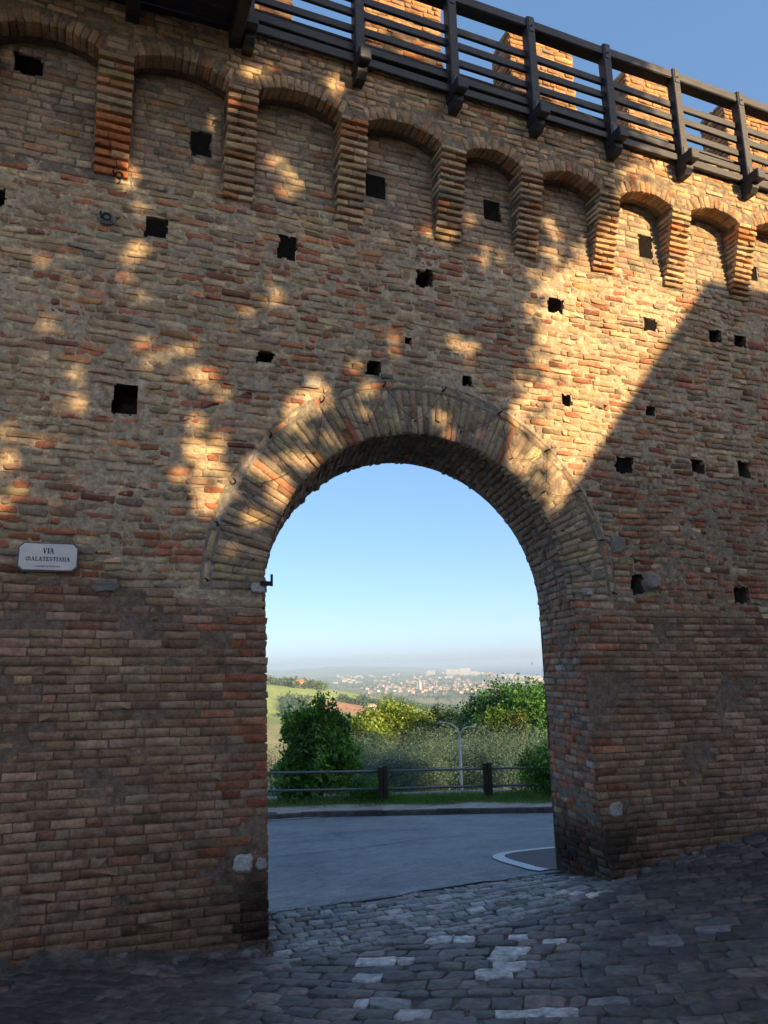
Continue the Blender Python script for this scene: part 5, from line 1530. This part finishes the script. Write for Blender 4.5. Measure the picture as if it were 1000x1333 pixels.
tree('round_bush', 'round yellow-green bush in front of large dark tree', 'bush', 28.6, 42.5, -3.45, 0.8, 0.6, (0.085, 0.16, 0.02), 150, 28, 0.08, 0.5, 0.16, blobs=2)
tree('round_bush', 'small ochre-green bush beside the round bush', 'bush', 30.2, 42.0, -3.7, 0.4, 0.6, (0.10, 0.13, 0.02), 60, 28, 0.08, 0.5, 0.15, blobs=1)
x, y = pos(27, 30)

# woods and hedges on the hill and in the plain: far masses
def far_trees(name, label, n, azr, rr, hgt, col, per=22, dens=None):
    az = rng.uniform(*azr, n); r = rng.uniform(*rr, n)
    x = CAM[0]+r*np.sin(np.radians(az)); y = CAM[1]+r*np.cos(np.radians(az))
    if dens is not None:
        k = dens(x, y, az, r); x, y, az, r = x[k], y[k], az[k], r[k]; n = len(x)
    z = terr(x, y); h = hgt*rng.uniform(0.6, 1.3, n)
    P = np.repeat(np.stack([x, y, z+h*0.5], -1), per, 0)+rng.normal(0, 1, (n*per, 3))*np.repeat(h, per)[:, None]*np.array([0.24, 0.24, 0.26])
    tone = np.repeat(rng.normal(1, 0.22, (n, 1)), per, 0)
    d = rng.normal(0, 1, (len(P), 3)); d /= np.linalg.norm(d, axis=1)[:, None]
    s_ = np.cross(d, rng.normal(0, 1, (len(P), 3))); s_ /= np.linalg.norm(s_, axis=1)[:, None]
    L = np.repeat(h, per)[:, None]*0.17*rng.uniform(0.6, 1.3, (len(P), 1))
    V = np.stack([P-d*L, P+s_*L*0.7, P+d*L, P-s_*L*0.7], 1).reshape(-1, 3)
    c = np.repeat(np.clip(np.array(col)*tone*rng.normal(1, 0.12, (len(P), 1)), 0.01, 0.5), 4, 0)
    return tag(link(name, raw_mesh(name, V, polys=np.arange(len(V)).reshape(-1, 4), col=c), M_LEAF), label, 'woodland', kind='stuff')
far_trees('hilltop_wood', 'wood covering the top of the hill at the left', 600, (9, 16.4), (1230, 1420), 10, (0.11, 0.16, 0.055))
far_trees('hill_hedge', 'line of trees across the middle of the hill field', 190, (17.4, 21.4), (1105, 1165), 9, (0.075, 0.12, 0.06), dens=lambda x, y, a, r: r < 1122+14*np.sin(a*3)+20)
far_trees('hill_wood', 'bluish wood on the lower left slope of the hill', 130, (13.2, 15.2), (960, 1090), 8, (0.08, 0.125, 0.065))
far_trees('slope_wood', 'trees along the lower edge of the ploughed field', 300, (14.5, 24.5), (900, 975), 9, (0.09, 0.14, 0.06))
far_trees('ridge_hedge', 'trees along the right shoulder of the hill', 160, (20.5, 25.5), (1270, 1420), 9, (0.10, 0.15, 0.06))
far_trees('valley_trees', 'scattered trees of the valley floor', 3800, (9, 36), (1700, 4200), 12, (0.07, 0.10, 0.045), per=12, dens=lambda x, y, a, r: N4.fbm(x/260, y/260, 3) > 0.47)
far_trees('plain_trees', 'trees between the houses of the coastal plain', 4200, (9, 34), (4200, 8000), 16, (0.07, 0.095, 0.05), per=9, dens=lambda x, y, a, r: (N4.fbm(x/400, y/400, 3) > 0.45) & (r < coast(a)-100))

# ================================================================== FAR BUILDINGS
def house_mesh(w, d, h, rh, wall_c, roof_c):
    v = [(-w/2, -d/2, -6), (w/2, -d/2, -6), (w/2, d/2, -6), (-w/2, d/2, -6), (-w/2, -d/2, h), (w/2, -d/2, h), (w/2, d/2, h), (-w/2, d/2, h)]
    f = [(0, 1, 5, 4), (1, 2, 6, 5), (2, 3, 7, 6), (3, 0, 4, 7), (4, 5, 6, 7)]
    e = 1.04
    rv_ = [(-w/2*e, -d/2*e, h+0.1), (w/2*e, -d/2*e, h+0.1), (w/2*e, d/2*e, h+0.1), (-w/2*e, d/2*e, h+0.1), (-w/2*0.55, 0, h+rh), (w/2*0.55, 0, h+rh)]
    rf = [(0, 1, 5, 4), (1, 2, 5), (2, 3, 4, 5), (3, 0, 4)]
    return v, f, rv_, rf
M_TOWN = simple_mat('town_wall_paint', (1, 1, 1), rough=0.9, scale=0.4, var=0.08, attr=True)
WALLC = [(0.40, 0.36, 0.30), (0.44, 0.41, 0.37), (0.38, 0.30, 0.22), (0.40, 0.33, 0.28), (0.50, 0.48, 0.45)]
ROOFC = [(0.34, 0.15, 0.085), (0.38, 0.19, 0.11), (0.30, 0.17, 0.11), (0.36, 0.30, 0.25)]
def spot(az, r): 
    x, y = pos(az, r); return x, y, float(terr(np.array(x), np.array(y)))
def building(name, label, cat, az, r, w, d, h, rh, wc, rc, rot, group=None):
    x, y, z = spot(az, r)
    root = tag(empty(name, (x, y, z)), label, cat, group); root.rotation_euler = (0, 0, rot)
    v, f, v2, f2 = house_mesh(w, d, h, rh, wc, rc)
    mb = MB(); mb.add(v, f, wc); mb.build('walls', M_TOWN, root)
    mb = MB(); mb.add(v2, f2, rc); mb.build('roof', M_TOWN, root)
    return root
def windows(root, w, d, h, nx_, nz_):
    mb_m = MB()
    mb_m.box(-0.6, 0.6, -0.12, 0.05, -0.9, 0.9, (0.06, 0.07, 0.08)); first = None
    for i in range(nx_):
        for k in range(nz_):
            if first is None:
                first = mb_m.build('window', M_TOWN, root); o = first
            else:
                o = first.copy(); COL.objects.link(o)
            o.location = (-w/2+w*(i+0.5)/nx_, -d/2, h*(k+0.5)/nz_)
h1 = building('farmhouse', 'orange-roofed farmhouse among the trees on the hilltop', 'house', 14.5, 1255, 22, 10, 8, 4, (0.55, 0.36, 0.22), (0.42, 0.17, 0.08), -0.3); windows(h1, 22, 10, 8, 4, 2)
h2 = building('farmhouse', 'little white house beside the tree line on the hill field', 'house', 19.75, 1085, 12, 8, 6, 2.5, (0.70, 0.68, 0.64), (0.40, 0.30, 0.22), -0.3); windows(h2, 12, 8, 6, 3, 2)
tw = building('bell_tower', 'slim pale bell tower above the red roofs of the plain', 'tower', 23.25, 3700, 11, 11, 42, 9, (0.60, 0.52, 0.42), (0.45, 0.32, 0.22), 0.2)
for az, r, w, h, lab in ((25.5, 8200, 95, 62, 'tall pale apartment block, leftmost on the far coast'), (25.95, 8000, 80, 58, 'second tall pale apartment block on the far coast'), (26.55, 7700, 110, 70, 'largest pale apartment block on the far coast'),
                         (24.1, 8600, 90, 46, 'isolated pale block inland of the coastal blocks'), (27.2, 7300, 75, 40, 'low wide pale block right of the tall coastal blocks'), (30.0, 5900, 70, 30, 'pale coastal block above the dark right trees'), (31.6, 5200, 80, 28, 'pale coastal block nearest the right jamb')):
    b_ = building('apartment_block', lab, 'building', az, r, w, 28, h, 2, (0.42, 0.385, 0.33), (0.5, 0.45, 0.4), -0.35); 
    windows(b_, w, 28, h, 3, 3)
# the largest houses one by one, the mass of the town as one object
TOWN = []
def scatter(n, azr, rf, ws, hs, roof_red):
    for _ in range(n):
        az = rng.uniform(*azr); r = rf(az)
        if r > coast(az)-60: continue
        w = rng.uniform(*ws); TOWN.append((az, r, w, w*rng.uniform(0.5, 0.8), rng.uniform(*hs), rng.uniform(2, 4), WALLC[rng.integers(len(WALLC))], ROOFC[rng.integers(3)] if rng.random() < roof_red else ROOFC[3], rng.uniform(-0.6, 0.4)))
scatter(90, (22.3, 30.5), lambda a: rng.normal(3750, 260), (11, 22), (6, 10), 0.9)
scatter(50, (19.0, 24.5), lambda a: rng.normal(4300, 420), (10, 20), (5, 9), 0.6)
scatter(240, (23.2, 33.5), lambda a: coast(a)-abs(rng.normal(0, 500))-80, (16, 44), (8, 22), 0.35)
scatter(60, (17.0, 26.0), lambda a: rng.uniform(5600, 9500), (16, 42), (7, 16), 0.4)
scatter(120, (20.0, 32.0), lambda a: rng.uniform(4300, 5600), (12, 26), (6, 11), 0.6)
TOWN.sort(key=lambda t: -(t[2]*t[4])/t[1]**2)
for i, (az, r, w, d, h, rh, wc, rc, rot) in enumerate(TOWN[:40]):
    building('town_house', 'small house in the far coastal town, pale walls', 'house', az, r, w, d, h, rh, wc, rc, rot, 'houses of the far coastal town')
mb = MB()
for az, r, w, d, h, rh, wc, rc, rot in TOWN[40:]:
    x, y, z = spot(az, r); M = Matrix.Translation((x, y, z)) @ Matrix.Rotation(rot, 4, 'Z')
    v, f, v2, f2 = house_mesh(w, d, h, rh, wc, rc)
    mb.add([tuple(M @ Vector(p)) for p in v], f, wc); mb.add([tuple(M @ Vector(p)) for p in v2], f2, rc)
tag(mb.build('distant_town', M_TOWN), 'mass of small houses spread over the far coastal plain', 'town', kind='stuff')

# ================================================================== BEHIND THE VIEWER: the house and the trees that shade the wall
hx, hy = math.sin(R_(SUN_AZ)), -math.cos(R_(SUN_AZ))
px_, py_ = math.cos(R_(SUN_AZ)), math.sin(R_(SUN_AZ))
def HP(s_, d, z): return (hx*d+px_*s_, hy*d+py_*s_, z)
M_RENDER = masonry_mat('house_stonework', var=0.3, blot=3.0, fine=40.0)
M_TILE = masonry_mat('roof_tiles', var=0.35, blot=6.0, fine=30.0)
house = tag(empty('street_house', HP(4, 17, 0.6)), 'stone house with tiled gable roof across the street', 'house')
Th = Matrix.Translation(-Vector(house.location))
WC, RC = (0.27, 0.21, 0.16), (0.26, 0.14, 0.09)
def hbuild(mb, name, mat): o = mb.build(name, mat, house); o.matrix_parent_inverse = Th; return o
prof = [(3.95, -0.5), (14.5, -0.5), (14.5, 9.55), (6.33, 10.36), (3.95, 7.42)]
mb = MB(); mb.prism(prof, lambda s_, z: HP(s_, 17.05, z), lambda s_, z: HP(s_, 25, z), WC); hbuild(mb, 'tall_walls', M_RENDER)
mb = MB(); mb.prism([(3.75, 7.19), (6.33, 10.38), (14.8, 9.54), (14.8, 9.70), (6.33, 10.56), (3.65, 7.25)], lambda s_, z: HP(s_, 16.85, z), lambda s_, z: HP(s_, 25.2, z), RC); hbuild(mb, 'gable_roof', M_TILE)
mb = MB(); mb.prism([(17.05, -0.5), (24, -0.5), (24, 6.3), (20.5, 8.45), (17.05, 6.3)], lambda d, z: HP(-10, d, z), lambda d, z: HP(4.05, d, z), WC); hbuild(mb, 'low_walls', M_RENDER)
mb = MB(); mb.prism([(16.7, 6.1), (20.5, 8.48), (24.3, 6.1), (24.3, 6.28), (20.5, 8.66), (16.7, 6.28)], lambda d, z: HP(-10.3, d, z), lambda d, z: HP(3.7, d, z), RC); hbuild(mb, 'long_roof', M_TILE)
M_SHUT = simple_mat('green_shutter', (0.05, 0.09, 0.06), rough=0.6, scale=20)
for s_, z in ((-8, 1.6), (-5.5, 1.6), (-3, 1.6), (0, 1.6), (2.2, 1.6), (-8, 4.3), (-5.5, 4.3), (-3, 4.3), (0, 4.3), (2.2, 4.3), (6, 2.0), (9, 2.0), (12, 2.0), (6, 5.4), (9, 5.4), (12, 5.4)):
    mb = MB(); mb.prism([(s_-0.5, z), (s_+0.5, z), (s_+0.5, z+1.5), (s_-0.5, z+1.5)], lambda a, b: HP(a, 17.1, b), lambda a, b: HP(a, 17.0, b)); hbuild(mb, 'shutter', M_SHUT)

def to_wall(P):
    k = -P[:, 1]; return P[:, 0]-SDX*k, P[:, 2]-SDZ*k
def from_wall(xw, zw, k): return np.stack([xw+SDX*k, -k, zw+SDZ*k], -1)
# crowns are cut open along sun rays to place sun spots (wall positions, radius)
GAPS = [(0.23, 5.94, .17), (-0.5, 5.85, .16), (1.46, 5.79, .16), (1.96, 6.41, .19), (1.63, 7.15, .23), (0.94, 4.72, .19), (0.86, 4.2, .30), (0.95, 3.95, .24), (0.35, 5.36, .16), (-0.23, 4.68, .16), (-0.7, 3.84, .19),
        (1.83, 4.28, .30), (1.65, 4.05, .25), (1.26, 3.68, .27), (1.05, 3.62, .22), (0.66, 4.99, .14), (0.24, 6.6, .22), (1.94, 7.95, .22), (1.2, 8.0, .18), (1.87, 4.91, .2), (2.93, 4.62, .2), (3.58, 5.51, .18), (3.91, 6.54, .16), (3.7, 7.0, .16), (4.75, 6.9, .22), (3.3, 4.6, .18), (4.05, 4.62, .25), (2.0, 4.45, .26), (2.4, 4.68, .2), (2.95, 4.78, .18), (1.4, 4.0, .24), (0.8, 5.1, .16), (-0.45, 5.2, .14)]
for _ in range(12): GAPS.append((rng.uniform(-0.9, 4.0), rng.uniform(3.7, 8.2), rng.uniform(0.10, 0.17)))
_g = []
for gx, gz, gr_ in GAPS:
    for _ in range(5):
        _g.append((gx+rng.normal(0, gr_*0.42), gz+rng.normal(0, gr_*0.80), gr_*rng.uniform(0.20, 0.46)))
GAPS = _g
def bound(z): return np.interp(z, [2.5, 3.9, 4.3, 4.7, 5.1, 5.43, 6.0, 6.54, 7.26, 8.17, 10], [4.6, 4.25, 3.88, 3.9, 4.12, 4.22, 4.25, 4.42, 5.15, 5.66, 6.2])
for ti, (dlo, dhi, xlo, xhi, ncl, lab) in enumerate(((11.0, 14.5, 0.8, 5.6, 900, 'tall leafy tree in front of the street house, nearer the gable'), (11.0, 14.5, -4.6, 1.2, 900, 'tall leafy tree in front of the long roof of the street house'))):
    k = rng.uniform(dlo, dhi, ncl); xw = rng.uniform(xlo, xhi, ncl); zw = rng.uniform(2.6, 9.5, ncl)
    C_ = from_wall(xw, zw, k)
    P_ = np.repeat(C_, 46, 0)+rng.normal(0, 0.26, (ncl*46, 3))
    a, b_ = to_wall(P_); k0 = 3.0*ti
    keep = a < bound(b_)+0.30*(N3.fbm(a*2.6+k0, b_*2.6, 4)-0.5)*2+np.repeat(rng.normal(0, 0.21, ncl), 46)
    for gx, gz, gr_ in GAPS: keep &= (((a-gx)/1.0)**2+((b_-gz)/1.0)**2 > (gr_*1.2)**2)
    P_ = P_[keep]
    base = np.array(from_wall((xlo+xhi)/2, 0, (dlo+dhi)/2)); base[2] = -0.6
    t_ = tag(empty('shade_tree', base.tolist()), lab, 'tree', 'trees behind the viewer')
    leaf_obj('crown', P_, 0.10, 0.5, (0.05, 0.09, 0.025), M_LEAF, t_, 0.25)
    sel = C_[[bool(np.all([((x_-gx)**2+(z_-gz)**2 > 0.12) for gx, gz, _ in GAPS]) and x_ < bound(z_)-0.5) for x_, z_ in zip(xw, zw)]]
    trunk_obj(t_, base, sel, 14, 0.28, crown_c=base+np.array([0, 0, 7.5]), nl=12)

# ================================================================== HAZE
m_h = bpy.data.materials.new('haze_air'); m_h.use_nodes = True
nt = m_h.node_tree
for n in list(nt.nodes): nt.nodes.remove(n)
ho = nt.nodes.new('ShaderNodeOutputMaterial'); pv = nt.nodes.new('ShaderNodeVolumePrincipled')
pv.inputs['Color'].default_value = (0.55, 0.76, 1.0, 1); pv.inputs['Density'].default_value = 1.25e-4; pv.inputs['Anisotropy'].default_value = 0.0
nt.links.new(pv.outputs[0], ho.inputs['Volume'])
mb = MB(); mb.box(-50000, 50000, -50000, 50000, -1200, 26.0)
tag(mb.build('haze', m_h), kind='stuff')
